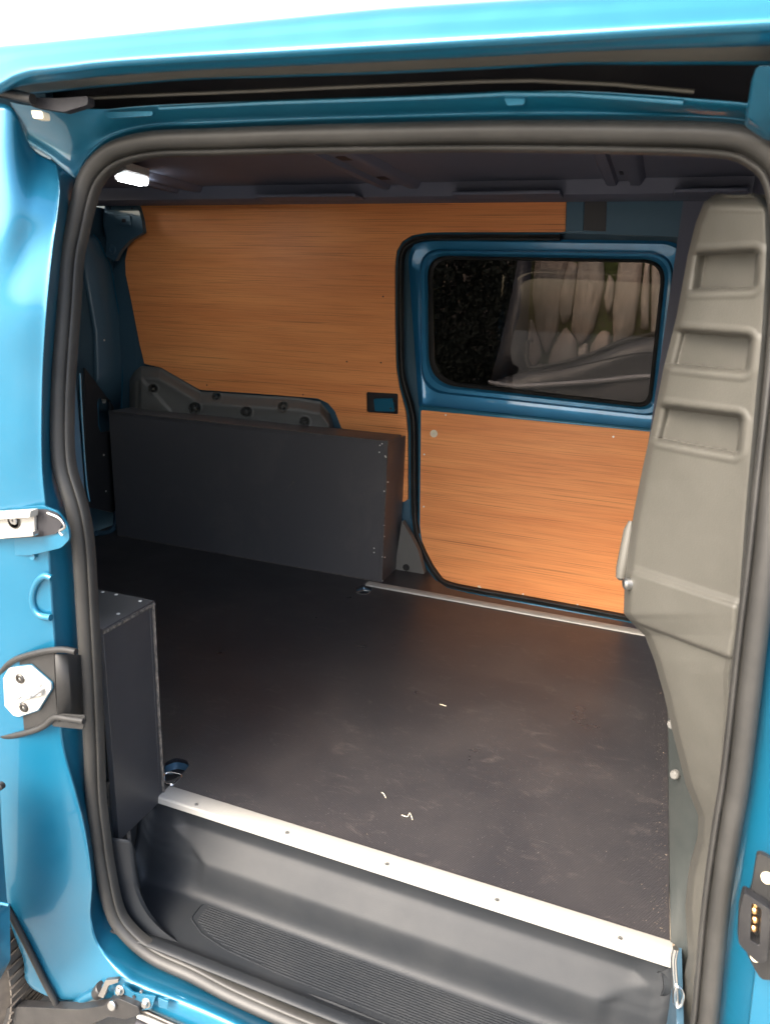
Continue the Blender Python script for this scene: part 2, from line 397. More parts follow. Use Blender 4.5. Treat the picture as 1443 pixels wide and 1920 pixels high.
# black track channel above it
UU = [(-30, 182), (30, 180), (90, 174), (200, 163), (350, 151), (500, 146), (720, 139), (900, 131), (1080, 122), (1250, 122), (1441, 122), (1500, 122)]
VV = [(-30, 172), (0, 166), (30, 150), (60, 141), (200, 125), (350, 115), (500, 107), (720, 95), (900, 85), (1080, 75), (1250, 65), (1441, 55), (1500, 52)]
WW = [(-60, 96), (0, 88), (180, 70), (360, 52), (540, 34), (720, 17), (900, 5), (1080, -6), (1250, -16), (1441, -26), (1500, -29)]
US = [-30, 0, 30, 60, 90, 140, 200, 350, 500, 720, 900, 1080, 1250, 1441, 1500]
rows = []
for u in US:
    t = PY(u, interp([(h[0][0], h[0][1]) for h in HD], u), .885) + Vector((0, .03, .003)); q = PY(u, interp(UU, u), .862)
    rows.append([t, Vector((t[0], .95, t[2] + .002)), Vector((t[0], .96, q[2] + .035)), Vector((q[0], .90, q[2] + .035)), Vector((q[0], .872, q[2] + .012)), q])
strip('track_channel', rows, M['gap'], m=3)
rows = []
for u in US:
    q = PY(u, interp(UU, u), .862); e = PY(u, interp(VV, u), .775); W_ = PY(u, interp(WW, u), .815)
    m1 = q.lerp(e, .35) + Vector((0, 0, .004)); m2 = q.lerp(e, .75) + Vector((0, 0, -.004))
    rows.append([q, m1, m2, e + Vector((0, .006, -.001)), e, e + Vector((0, -.004, .006)), e.lerp(W_, .45) + Vector((0, -.008, .0)), W_, W_ + Vector((0, .10, .030)), W_ + Vector((0, .35, .105)), W_ + Vector((0, .9, .135)), W_ + Vector((0, 1.6, .13)), W_ + Vector((0, 1.80, .10)), W_ + Vector((0, 1.86, -.1))])
R0, R1 = rows[0], rows[-1]
for k_, dx in ((0, -.06), (-1, .06), (0, -.3), (-1, .3), (0, -.9), (-1, .8), (0, -1.6), (-1, 1.2)):
    e_ = [p + Vector((dx, 0, 0)) for p in (R0 if k_ == 0 else R1)]; rows = [e_] + rows if k_ == 0 else rows + [e_]
strip('roof_side', rows, M['paint'], m=5, angle=70)
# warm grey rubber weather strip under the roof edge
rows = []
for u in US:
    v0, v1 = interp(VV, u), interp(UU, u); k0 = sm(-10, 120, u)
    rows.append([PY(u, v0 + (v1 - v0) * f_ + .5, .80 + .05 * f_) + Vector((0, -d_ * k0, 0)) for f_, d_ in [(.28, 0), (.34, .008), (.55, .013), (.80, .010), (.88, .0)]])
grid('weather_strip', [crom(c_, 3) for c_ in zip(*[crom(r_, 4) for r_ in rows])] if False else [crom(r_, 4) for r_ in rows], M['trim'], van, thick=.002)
# thin bright lip in the track, seam bracket on header
tube('track_lip', [PY(u, v, .888) for u, v in [(160, 184), (250, 180), (400, 174), (520, 169), (650, 163), (800, 157), (900, 153), (1000, 151), (1150, 158), (1300, 172)]], .0022, M['trim'], van)
tube('flange_bead', [PY(u, v, .884) for u, v in [(300, 203), (500, 193), (720, 186), (850, 181), (945, 176), (1070, 177), (1180, 184), (1280, 192)]], .003, M['paint'], van)
plate('header_bracket', fillet([PY(u, v, .878) for u, v in [(192, 210), (287, 208), (285, 217), (205, 222)]], .004, 4), (0, .004, 0), M['paint'], van, bevel=.001)
plate('seam_patch', fillet([PY(u, v, .889) for u, v in [(944, 182), (984, 181), (982, 196), (950, 198)]], .003, 4), (0, .004, 0), M['paint'], van, bevel=.001)
plate('track_end_panel', fillet([PY(u, v, .78 + (v - 122) * .0006) for u, v in [(1416, 124), (1520, 124), (1520, 262), (1441, 250), (1400, 222)]], .006, 4), (0, .03, 0), M['paint'], van, bevel=.003)
# front pillar outside the seal
FP = []
for (u, v), k in zip([(1441, 257), (1494, 330), (1512, 500), (1497, 700), (1474, 900), (1456, 1060), (1437, 1204), (1420, 1340), (1407, 1449), (1391, 1544), (1376, 1640), (1363, 1740), (1351, 1858), (1342, 1960), (1310, 2085)], range(15)):
    a = PB(u, v, .014); dz = Vector((.055, 0, 0))
    FP.append([a, Vector((a[0] + .006, a[1] - .012, a[2])), Vector((a[0] + .026, .815, a[2])), Vector((a[0] + .034, .806, a[2])), Vector((a[0] + .10, .80, a[2])), Vector((a[0] + .19, .79, a[2])), Vector((a[0] + .2, .83, a[2]))])
strip('front_pillar', FP, M['paint'], n=4)

# ---- electrical contact plate on front pillar
def disc(name, c, r, h, mat, parent, ax=(0, -1, 0), hex_=False):
    o = lathe(name, c, ax, [(r, -h * .3), (r, h * .6), (r * .86, h), (r * .3, h * 1.02), (r * .26, h * .5)], mat, parent, n=16)
    return o
ctp = plate('contact_plate', fillet([PY(u, v, .798) for u, v in [(1418, 1592), (1440, 1600), (1475, 1640), (1480, 1830), (1424, 1828), (1408, 1800), (1392, 1765), (1390, 1700), (1408, 1655)]], .006, 4), (0, -.007, 0), M['rubber_dark'], van, bevel=.0015)
plate('socket_frame', fillet([PY(u, v, .79) for u, v in [(1392, 1658), (1442, 1690), (1434, 1786), (1416, 1788), (1381, 1752), (1384, 1690)]], .005, 4), (0, -.014, 0), M['arm'], ctp,
      holes=[fillet([PY(u, v, .79) for u, v in [(1406, 1676), (1424, 1688), (1420, 1756), (1403, 1746)]], .003, 4)], bevel=.0015)
for u, v in [(1414, 1692), (1412, 1704), (1413, 1721), (1411, 1737)]:
    lathe('contact', PY(u, v, .789), (0, -1, 0), [(.0045, 0), (.0042, .004), (.002, .006), (0, .0062)], M['copper'], ctp, 12)
for u, v in [(1437, 1645), (1416, 1792)]: disc('screw', PY(u, v, .790), .0065, .004, M['sticker'], ctp)

# ---- rail in the outer skin (left), pocket and screw

pk = plate('rail_pocket', fillet([PY(u, v, .792) for u, v in [(-60, 957), (84, 947), (112, 958), (131, 985), (134, 1010), (118, 1026), (60, 1040), (-60, 1040)]], .006, 5), (0, -.0035, 0), M['paint'], van, bevel=.0015)
plate('rail_shadow_gap', fillet([PY(u, v, .787) for u, v in [(-60, 959), (86, 954), (110, 962), (121, 980), (108, 1000), (78, 1006), (-60, 1014)]], .005, 5), (0, -.0015, 0), M['gap'], pk)
rl = plate('door_rail', [PY(u, v, .785) for u, v in [(-70, 971), (69, 962), (70, 994), (-70, 1005)]], (0, -.005, 0), M['alu'], van, bevel=.0008)
plate('rail_upper_flange', [PY(u, v, .780) for u, v in [(-70, 962), (73, 953), (72, 966), (-70, 975)]], (0, -.016, 0), M['alu'], rl, bevel=.0012)
plate('rail_lower_flange', [PY(u, v, .780) for u, v in [(-70, 1004), (74, 993), (76, 1001), (-70, 1013)]], (0, -.014, 0), M['chrome'], rl, bevel=.0012)
lathe('washer_ring', PY(27, 977, .7795), (0, -1, 0), [(.0125, 0), (.0125, .0012), (.0105, .0012), (.0105, 0)], M['darksteel'], rl, 20)
disc('screw', PY(28, 975, .7795), .007, .004, M['zinc'], rl)
tube('rail_end_clip', crom([PY(u, v, .782) for u, v in [(90, 962), (112, 972), (122, 988), (112, 996), (118, 1004)]], 4), .002, M['zinc'], rl)
# D shaped pressing on pillar
tube('pillar_pressing', crom([PY(u, v, .7955) for u, v in [(98, 1084), (84, 1080), (70, 1092), (62, 1115), (64, 1138), (76, 1154), (96, 1158)]], 5), .0055, M['paint'], van)
for u, v in [(12, 1050), (61, 1043)]: lathe('pillar_dimple', PY(u, v, .7935), (0, -1, 0), [(.006, 0), (.0055, .0012), (.003, .0006), (0, 0)], M['paint'], van, 14)

# ---- door striker with rubber surround
base = plate('striker_surround', fillet([PY(u, v, .793) for u, v in [(-12, 1262), (22, 1232), (60, 1222), (105, 1216), (108, 1300), (112, 1350), (70, 1362), (12, 1378), (-12, 1370)]], .008, 5), (0, -.004, 0), M['rubber_dark'], van, bevel=.001)
tube('surround_lip', crom([PY(u, v, .786) for u, v in [(143, 1222), (120, 1218), (92, 1220), (55, 1228), (24, 1240), (2, 1262), (-16, 1295), (-16, 1345), (-6, 1370), (12, 1380), (50, 1374), (82, 1362), (104, 1345), (130, 1348), (158, 1352)]], 5), .0052, M['rubber_dark'], base, n=12)
grid('surround_web', [[PY(103, 1226, .785), PY(125, 1226, .80), PY(160, 1228, .846)], [PY(106, 1290, .785), PY(130, 1290, .80), PY(163, 1292, .846)], [PY(108, 1352, .785), PY(132, 1354, .80), PY(164, 1358, .846)]], M['rubber_dark'], base, thick=.003)
plate('web_flap', fillet([PY(u, v, .787) for u, v in [(104, 1338), (160, 1342), (156, 1368), (100, 1362), (92, 1352)]], .004, 3), (.0, .003, 0), M['rubber_dark'], base, bevel=.001)
pl = [(20, 1251), (60, 1247), (98, 1280), (99, 1290), (74, 1330), (38, 1342), (28, 1340), (0, 1308), (-2, 1290)]
def grow(P, k):
    cx = sum(p[0] for p in P) / len(P); cy = sum(p[1] for p in P) / len(P)
    return [(cx + (a - cx) * k, cy + (b - cy) * k) for a, b in P]
plate('paint_edge', fillet([PY(u, v, .788) for u, v in grow(pl, 1.05)], .003, 4), (0, -.0015, 0), M['paint'], base)
stp = plate('striker_plate', fillet([PY(u, v, .786) for u, v in pl], .004, 5), (0, -.003, 0), M['white'], base.parent, bevel=.001)
for u, v in [(39, 1272), (46, 1326)]:
    c = PY(u, v, .783); lathe('screw', c, (0, -1, 0), [(.0088, 0), (.0088, .002), (.0075, .0036), (.004, .0036), (.0036, .001), (0, .001)], M['darksteel'], stp, 18)
    lathe('screw_socket', c + Vector((0, -.0012, 0)), (0, -1, 0), [(.0034, 0), (.0034, .0006), (.001, .0018)], M['zinc'], stp, 8)
plate('striker_block', fillet([PY(u, v, .783) for u, v in [(40, 1290), (78, 1280), (82, 1292), (84, 1300), (52, 1308), (40, 1300)]], .002, 4), (0, -.006, 0), M['white'], stp, bevel=.001)
a, b = PY(44, 1302, .783), PY(82, 1290, .783); o_ = Vector((0, -.026, -.004))
tube('striker_loop', crom([a, a + o_ * .55, a + o_ * .9 + Vector((.002, 0, 0)), a + o_ + Vector((.006, 0, 0)), b + o_ - Vector((.006, 0, 0)), b + o_ * .9 - Vector((.002, 0, 0)), b + o_ * .5, b], 5), .0033, M['white'], stp, n=12)

# ---- lower roller bracket, bolts, arm, sill track
brk = plate('hinge_bracket', fillet([PY(u, v, .772) for u, v in [(214, 1858), (232, 1846), (250, 1862), (292, 1868), (284, 1892), (258, 1896), (240, 1882), (216, 1874)]], .003, 4), (0, .003, 0), M['paint'], van, bevel=.0008)
for u, v in [(226, 1856), (275, 1880)]:
    c = PY(u, v, .771); lathe('bolt_washer', c, (0, -1, .25), [(.009, 0), (.009, .0015), (.006, .002)], M['zinc'], brk, 18)
    lathe('bolt', c, (0, -1, .25), [(.0062, .0015), (.0062, .007), (.0045, .0085), (0, .0085)], M['zinc'], brk, 6)
disc('rivet', PY(266, 1858, .771), .003, .003, M['zinc'], brk)
lathe('slot', PY(252, 1869, .7705), (0, -1, .2), [(.0035, 0), (.0033, .0012), (0, .0012)], M['gap'], brk, 12)
arm = plate('roller_arm', fillet([PY(u, v, .762) for u, v in [(-60, 1898), (40, 1888), (150, 1893), (196, 1886), (205, 1876), (222, 1872), (240, 1880), (262, 1890), (262, 1902), (236, 1912), (205, 1906), (170, 1922), (150, 2000), (-60, 2000)]], .008, 4), (0, .016, 0), M['arm'], van, bevel=.003)
lathe('roller_pin', PY(212, 1884, .760), (0, -1, .3), [(.0085, 0), (.0085, .004), (.007, .0055), (0, .0055)], M['zinc'], arm, 18)
lathe('roller', PY(188, 1856, .784), (.5, -.1, .8), [(.010, -.016), (.012, -.014), (.012, .012), (.010, .014)], M['arm'], arm, 18)
plate('roller_clip', fillet([PY(u, v, .768) for u, v in [(184, 1868), (198, 1838), (222, 1836), (222, 1842), (204, 1848), (194, 1872)]], .002, 3), (0, .006, 0), M['zinc'], arm, bevel=.001)
T0, T1 = PY(262, 1892, .775), PY(480, 1990, .775)
for k, (dz, mt, th) in enumerate([(0, 'darksteel', .004), (-.010, 'alu', .005), (-.022, 'gap', .007), (-.034, 'paint', .006)]):
    q = Vector((0, -.004 * k, dz)); tube('sill_track', [T0 + q, T0.lerp(T1, .5) + q, T1 + q + (T1 - T0)], th, M[mt], van, n=10)
plate('sill_tab', fillet([PY(u, v, .778) for u, v in [(298, 1868), (318, 1876), (316, 1890), (300, 1886)]], .002, 3), (0, -.003, 0), M['paint'], van, bevel=.001)
tube('pillar_bead', crom([PY(u, v, .787) for u, v in [(100, 1882), (135, 1886), (165, 1868), (200, 1850)]], 5), [.010, .011] * 7 + [.008] * 2, M['paint'], van)
# lower seam in the left corner + edge of the opened sliding door
tube('arch_lip', crom([PY(u, v, .772) for u, v in [(14, 1700), (50, 1770), (84, 1840), (108, 1886), (122, 1930)]], 5), .006, M['rubber_dark'], van)
dr = plate('sliding_door_edge', fillet([PY(u, v, .70) for u, v in [(-80, 1466), (0, 1470), (4, 1560), (14, 1690), (19, 1700), (20, 1800), (0, 1838), (-80, 1830)]], .006, 4), (0, -.03, 0), M['paint'], van, bevel=.003)
tube('door_crease', [PY(u, v, .668) for u, v in [(-40, 1692), (5, 1694), (18, 1697)]], .0025, M['paint'], dr)
lathe('door_buffer', PY(2, 1474, .70), (0, -1, 0), [(.006, -.004), (.006, .003), (.003, .005), (0, .005)], M['rubber_dark'], dr, 14)
tube('upper_arm', [PY(u, v, .80) for u, v in [(-40, 166), (20, 176), (62, 186)]], .0065, M['arm'], van)
plate('arm_plate', fillet([PY(u, v, .815) for u, v in [(50, 182), (110, 184), (165, 180), (165, 196), (120, 210), (60, 200)]], .003, 3), (0, .012, 0), M['gap'], van, bevel=.001)
plate('roller_block', fillet([PY(u, v, .81) for u, v in [(58, 206), (80, 208), (82, 223), (62, 222)]], .003, 3), (0, .012, 0), M['sticker'], van, bevel=.001)
# rear wheel
whl = Vector((-1.325, .86, -.27)); tp = []
for r, h in [(.20, -.10), (.27, -.112), (.305, -.108), (.322, -.09), (.328, -.03), (.328, .03), (.322, .09), (.305, .108), (.2, .10)]: tp.append((r, h))
ty = lathe('tyre', whl, (0, -1, 0), tp, M['tyre'], van, 64)
ty.name = 'rear_tyre'
for k in range(90):
    if 60 < k or k < 8:
        a = 2 * math.pi * k / 90; c = whl + Vector((math.cos(a) * .3275, 0, math.sin(a) * .3275)); tdir = Vector((-math.sin(a), 0, math.cos(a)))
        if math.cos(a) < .2: continue
        plate('tread_block', [c + tdir * p + Vector((0, q, 0)) for p, q in [(-.008, -.105), (.007, -.105), (.009, .105), (-.006, .105)]], (math.cos(a) * .004, 0, math.sin(a) * .004), M['tyre'], ty)

# ================================================================ pillar trim on the right (big moulded cover with three grab slots)
LEFT = [(365, 1345), (380, 1322), (420, 1306), (480, 1291), (590, 1271), (690, 1246), (790, 1226), (880, 1206), (960, 1190), (1040, 1179), (1085, 1173), (1150, 1171), (1166, 1185), (1190, 1210), (1240, 1229), (1300, 1246), (1370, 1262), (1470, 1287), (1530, 1311), (1580, 1309), (1640, 1292), (1700, 1286), (1800, 1292), (1920, 1262)]
RIGHT = [(365, 1400), (372, 1415), (400, 1432), (470, 1434), (600, 1428), (800, 1410), (960, 1396), (1100, 1386), (1180, 1381), (1235, 1370), (1262, 1364), (1320, 1366), (1450, 1358), (1600, 1345), (1760, 1334), (1920, 1322)]
def yl(v): return interp([(365, 1.0), (480, 1.06), (900, 1.10), (1160, 1.09), (1240, 1.06), (1530, 1.02), (1920, .98)], v)
def slot(P, r):
    def f(u, v):
        ds = []; n_ = len(P)
        for i in range(n_):
            (a, b), (c, e) = P[i], P[(i + 1) % n_]
            L = math.hypot(c - a, e - b); s = ((c - a) * (v - b) - (e - b) * (u - a)) / L
            ds.append(s)
        l = ds[3]; d = ds[1]
        for e_ in (ds[0], ds[2]):
            k = 14 - math.hypot(max(14 - e_, 0), max(14 - ds[1], 0)) if (e_ < 14 and ds[1] < 14) else min(e_, ds[1]); d = min(d, k)
        return d, l
    return f
SL3 = [slot([(1300, 472), (1426, 465), (1420, 545), (1289, 549)], 0), slot([(1264, 615), (1414, 627), (1404, 703), (1245, 687)], 0), slot([(1236, 757), (1396, 777), (1387, 857), (1218, 825)], 0)]
def ytrim(u, v):
    L, R = interp(LEFT, v), interp(RIGHT, v); t = (u - L) / (R - L)
    y = yl(v) + (.945 - yl(v)) * max(0, min(1, t)) ** .8
    y += .02 * (1 - sm(0, 14, u - L)) + .03 * (1 - sm(0, 26, v - 366 + (u - 1345) * -.05))
    if t > 1: y += .020 * sm(0, 14, u - R) - .012 * sm(24, 40, u - R)
    for f in SL3:
        d, l = f(u, v)
        y += .038 * sm(-2, 6, d) * sm(-4, 26, l)
        y -= .003 * sm(-16, -6, min(d, l)) * (1 - sm(-6, 0, min(d, l)))
    # stepped belt between the two sloping edges
    e1 = v - (1072 + (u - 1188) * .325); e2 = v - (1164 + (u - 1188) * .375)
    inside = 1 - sm(-6, 8, u - R + 2)
    y -= (.010 * sm(-5, 5, e1) * (1 - sm(-1.5, 3, e2))) * inside
    y += .006 * sm(-2, 2, e2) * inside
    y -= .003 * sm(-16, -5, e1) * (1 - sm(-5, 2, e1)) * inside
    # crease low down
    return y
rows = []
vv = [365 + i * 3.2 for i in range(int((1925 - 365) / 3.2))]
for v in vv:
    L, R = interp(LEFT, v), interp(RIGHT, v)
    us = [L + (R - L) * k / 64 for k in range(65)] + [R + 46 * k / 14 for k in range(1, 15)]
    r = [PY(u, v, ytrim(u, v)) for u in us]
    r = [r[0] + Vector((.03, .14, 0)), r[0] + Vector((.004, .03, 0))] + r
    rows.append(r)
grid('pillar_trim', rows, M['trim'], van, thick=.002, angle=75)
TRIM = bpy.data.objects['pillar_trim']
lathe('grab_handle', PY(1173, 1030, 1.13), (PY(1162, 1096, 1.10) - PY(1182, 985, 1.12)), [(.004, -.045), (.009, -.03), (.010, .03), (.008, .046), (.003, .05)], M['trim'], TRIM, 16)
lathe('trim_clip', PY(1174, 1094, 1.07), (-1, -.4, 0), [(.010, -.01), (.010, .002), (.006, .005), (0, .005)], M['zinc'], TRIM, 16)
# metal pillar foot between floor edge and the trim
rows = []
for v in [1190, 1260, 1340, 1420, 1500, 1580, 1660, 1740, 1800, 1860, 1925]:
    dq = .10 * sm(1560, 1760, v)
    rows.append([PY(u, v, y - dq * (1 - i_ / 5)) for i_, (u, y) in enumerate([(interp([(1190, 1236), (1300, 1252), (1500, 1254), (1770, 1257), (1925, 1254)], v), 1.16), (1268, 1.14), (1285, 1.12), (1320, 1.09), (1350, 1.05)])])
grid('pillar_foot', [crom(r, 4) for r in rows], M['foot'], van, thick=.002, angle=60)
for u, v in [(1260, 1358), (1265, 1452), (1277, 1741)]: lathe('stud', PY(u, v, 1.13), (-.6, -1, .1), [(.0075, -.004), (.0075, .004), (.0055, .007), (0, .0075)], M["archcap"], van, 14)
lp = tube('latch_bar', crom([PY(u, v, .94) for u, v in [(1266, 1778), (1262, 1800), (1264, 1840), (1266, 1880)]], 5), .0045, M['chrome'], van)
tube('latch_ring', crom([PY(u, v, .935) for u, v in [(1264, 1862), (1270, 1850), (1280, 1864), (1276, 1884), (1266, 1888)]], 5, True), .002, M['chrome'], lp, closed=True)

# ================================================================ load floor, thresholds, step
fo = [(-2.20, 1.03, -.012), (-.848, 1.03, -.012), (.150, 1.03, -.012), (.152, 1.10, -.012), (.149, 1.18, -.012), (.152, 1.30, -.012), (.150, 1.7, -.012), (.15, 2.36, -.012)] + [tuple(PZ(u, v, 0) - Vector((0, 0, .012))) for u, v in [(1290, 1188), (1180, 1168), (1000, 1135), (880, 1113), (838, 1102), (814, 1086), (797, 1064)]] + [(-.86, 2.56, -.012), (-2.20, 2.56, -.012)]
def hole_px(pts): return [tuple(PZ(u, v, -.012)) for u, v in pts]
h1 = fillet([PZ(u, v, -.012) for u, v in [(309, 1438), (330, 1429), (352, 1434), (356, 1444), (340, 1462), (322, 1472), (309, 1474)]], .01, 4)
h2 = fillet([PZ(u, v, -.012) for u, v in [(664, 1108), (682, 1101), (698, 1108), (692, 1117), (672, 1118)]], .008, 4)
fl_ = plate('load_floor', fo, (0, 0, .012), M['floor'], van, holes=[h1, h2], smooth=False)
fl_['label'] = 'black mesh-faced load floor board with dusty scuffs'
def cup(name, pts):
    top = [PZ(u, v, -.006) for u, v in pts]; top = fillet(top, .01, 4); c = sum(top, Vector()) / len(top)
    rows = [[c + (p - c) * k + Vector((0, 0, z)) for p in top] for k, z in [(1.05, 0), (1.0, -.006), (.85, -.02), (.55, -.027), (.05, -.028)]]
    return grid(name, rows, M['paint_in'], van, closed=True)
c1 = cup('tie_down_cup', [(309, 1438), (330, 1429), (352, 1434), (356, 1444), (340, 1462), (322, 1472), (309, 1474)])
c2 = cup('tie_down_cup', [(664, 1108), (682, 1101), (698, 1108), (692, 1117), (672, 1118)])
tube('lashing_ring', crom([PZ(u, v, .000) for u, v in [(308, 1452), (322, 1450), (340, 1455), (330, 1466), (322, 1472), (309, 1468)]], 4, True), .003, M['chrome'], c1, closed=True)
tube('lashing_ring', crom([PZ(u, v, -.002) for u, v in [(668, 1112), (682, 1107), (694, 1110), (684, 1116)]], 4, True), .003, M['zinc'], c2, closed=True)
# frayed pale edge of the board against the bulkhead
plate('board_edge', [(.150, 1.035, -.001)] + [(.156 + .003 * math.sin(i * 1.7) + .002 * math.sin(i * 4.1), 1.04 + i * .03, -.001) for i in range(28)] + [(.150, 1.88, -.001)], (0, 0, .004), M['plyedge'], van, smooth=False)
# front aluminium threshold: top plate, nosing, countersunk screws
tp_ = [(1.064, .0005), (1.064, .003), (1.061, .0042), (1.030, .0042), (1.026, .003), (1.024, .000), (1.023, -.011), (1.0255, -.011), (1.0265, -.001), (1.03, .001), (1.04, .0005)]
grid('door_threshold', [[Vector((x, y, z)) for y, z in tp_] for x in (-.846, -.5, -.2, .153)], M['alu'], van, closed=True, cap=True, angle=25)
th = bpy.data.objects['door_threshold']; th['label'] = 'pale aluminium threshold strip along the near edge of the floor'
for u, v in [(368, 1508), (538, 1561), (725, 1620), (931, 1687), (1162, 1759)]:
    lathe('screw', PZ(u, v, .0052), (0, 0, 1), [(.0036, -.001), (.0036, .0006), (.002, .0008), (.0015, -.0006), (0, -.0006)], M['zinc'], th, 12)
ft = [(2.335, .0005), (2.335, .005), (2.327, .007), (2.305, .007), (2.298, .004), (2.296, .0005)]
grid('far_threshold', [[Vector((x, y, z)) for y, z in ft] for x in (-.90, -.4, .10, .148)], M['alu'], van, closed=True, cap=True, angle=25)
bpy.data.objects['far_threshold']['label'] = 'thin cream metal strip across the floor in front of the far door'
# moulded step well
XS = [-.885 + i * .0085 for i in range(122)]
def stepz(s):  # profile param 0..1 -> (y,z) flat riser ; with ledge blend e
    pass
prof_l = [(1.0245, -.009), (1.033, -.012), (1.036, -.032), (1.036, -.046), (1.033, -.054), (1.024, -.064), (1.014, -.076), (1.004, -.088), (.997, -.097), (.994, -.108), (.992, -.125), (.990, -.145), (.985, -.160), (.975, -.1685), (.96, -.170)]
prof_f = [(1.0245, -.009), (1.033, -.012), (1.030, -.032), (1.026, -.046), (1.023, -.054), (1.019, -.064), (1.015, -.076), (1.010, -.088), (1.007, -.097), (1.003, -.108), (.999, -.125), (.993, -.145), (.985, -.160), (.975, -.1685), (.96, -.170)]
rows = []
for x in XS + [.158]:
    r = []
    for (y1, z1), (y0, z0) in zip(crom([(a, b, 0) for a, b in prof_l], 3) and [(p[0], p[1]) for p in crom([(a, b, 0) for a, b in prof_l], 3)], [(p[0], p[1]) for p in crom([(a, b, 0) for a, b in prof_f], 3)]):
        q = (-.055 - z1) / .045; edge = -.80 + .07 * max(0, min(1, q)); edge2 = .115 - .05 * max(0, min(1, q))
        e = sm(edge - .012, edge + .016, x) * (1 - sm(edge2 - .016, edge2 + .012, x))
        y, z = y0 + (y1 - y0) * e, z0 + (z1 - z0) * e
        r.append(Vector((x, y, z)))
    for y in (.94, .92, .90, .885, .873, .866, .860, .85, .84):
        zz = -.170 + .012 * sm(.876, .862, y) if False else -.170 + .012 * (1 - sm(.860, .876, y)); r.append(Vector((x, y, zz)))
    # corner: raise towards the left wall and the right end
    k = 1 - sm(-.885, -.845, x); k2 = sm(.125, .158, x)
    for i, p in enumerate(r):
        if i > 6 and p.z < -.03: p.z += (.05 * k * k + .03 * k2 * k2)
    rows.append(r)
grid('step_well', rows, M['step'], van, thick=.002, angle=60)
stw = bpy.data.objects['step_well']; stw['label'] = 'dark grey moulded step below the threshold'
# left cheek of the step, rising to the box, and lip beside the seal
box('step_end_wall', (.158, .86, -.3), (.168, 1.06, -.001), M['paint_in'], van)
lw = crom([PB(u, v, .022) for u, v in [(211, 1570), (219, 1625), (233, 1680), (262, 1730), (312, 1772), (380, 1806), (480, 1845), (600, 1885), (760, 1950), (950, 2012)]], 5)
rows = []
for i, p in enumerate(lw):
    k = i / (len(lw) - 1)
    q = p + Vector((.016 + .012 * (1 - k), .006, .010 * min(1, k * 3)))
    rows.append([p + Vector((-.012, -.006, -.006)), p, q, q + Vector((.004, .006, -.006)), q + Vector((.006, .012, -.03))])
grid('step_edge_trim', rows, M['step'], van, thick=.001, angle=50)
plate('step_cheek', fillet([PY(209, 1470, .93), PY(221, 1510, .945), PY(247, 1572, .975), PX(262, 1640, -.882), PX(262, 1668, -.875), PX(247, 1684, -.865), PY(222, 1640, .90), PY(212, 1590, .89)], .004, 3), (-.006, 0, 0), M['step'], van, smooth=False)
plate('step_side_wall', [(-.887, 1.03, -.012), (-.887, .90, -.012), (-.887, .86, -.03), (-.887, .86, -.2), (-.887, 1.03, -.2)], (-.006, 0, 0), M['step'], van, smooth=False)
plate('curved_ply_offcut', fillet([PY(u, v, .94) for u, v in [(203, 1462), (212, 1466), (232, 1500), (243, 1540), (247, 1576), (236, 1560), (216, 1518), (203, 1496)]], .002, 2), (-.004, -.006, 0), M['edge'], van)
lathe('end_recess', PY(1237, 1840, 1.03), (-1, -.5, .1), [(.022, -.008), (.020, .004), (.013, .002), (0, -.002)], M['step'], van, 20)
# anti-slip ribs on the tread
ribs = []
NR = 17
tl = lambda s: (-.688 - .006 * s, .980 - s * .058)
bmv, bmf = [], []
def rib(p, q, wd=.0016, h=.0022):
    d = (q - p).normalized(); n_ = Vector((-d[1], d[0], 0)) * wd; z = Vector((0, 0, h)); b = len(bmv)
    bmv.extend([p - n_, p + n_, p + n_ * .45 + z, p - n_ * .45 + z, q - n_, q + n_, q + n_ * .45 + z, q - n_ * .45 + z])
    bmf.extend([(b, b + 3, b + 7, b + 4), (b + 3, b + 2, b + 6, b + 7), (b + 2, b + 1, b + 5, b + 6), (b, b + 1, b + 2, b + 3), (b + 4, b + 7, b + 6, b + 5)])
ZT = -.1705
cl, ctop = Vector((-.700, .972, ZT)), .983
bl = [(-.700, .972), (-.702, .935), (-.66, .915), (-.605, .903), (-.50, .896), (.02, .894)]
def leftx(y):
    if y >= .935: return -.701
    return interp([(.894, -.45), (.896, -.50), (.903, -.605), (.915, -.66), (.935, -.701)], y)
for k in range(NR):
    y = .977 - k * (.977 - .8985) / (NR - 1)
    p, q = Vector((leftx(y) + .006, y, ZT)), Vector((.010 if y > .93 else .010, y, ZT))
    rib(p, q)
fr_ = fillet([Vector((-.690, .983, ZT)), Vector((.018, .983, ZT)), Vector((.018, .893, ZT)), Vector((-.50, .893, ZT)), Vector((-.61, .899, ZT)), Vector((-.668, .911, ZT)), Vector((-.709, .933, ZT)), Vector((-.709, .97, ZT))], .008, 4)
for a, b in zip(fr_, fr_[1:] + fr_[:1]):
    if (a - b).length > 1e-5: rib(a, b, .0015, .0024)
o = mesh('step_ribs', bmv, bmf, M['step'], van, smooth=False); o['kind'] = 'stuff'

# ================================================================ interior shell
# side walls, bulkhead, rear doors, ceiling
cy = 2.585
def wall(name, a, b, mat, parent=van): return box(name, a, b, mat, parent)
box('bulkhead', (.185, 1.0, -.02), (.205, 2.62, 1.385), M['ceiling'], van)
box('underfloor', (-2.25, 1.06, -.06), (.2, 2.36, -.02), M['gap'], van)
box('near_side_wall', (-2.25, .93, -.1), (-.90, .945, 1.33), M['paint_in'], van)
cl_ = box('ceiling_skin', (-2.27, 1.12, 1.385), (.2, 2.62, 1.392), M['ceiling'], van)
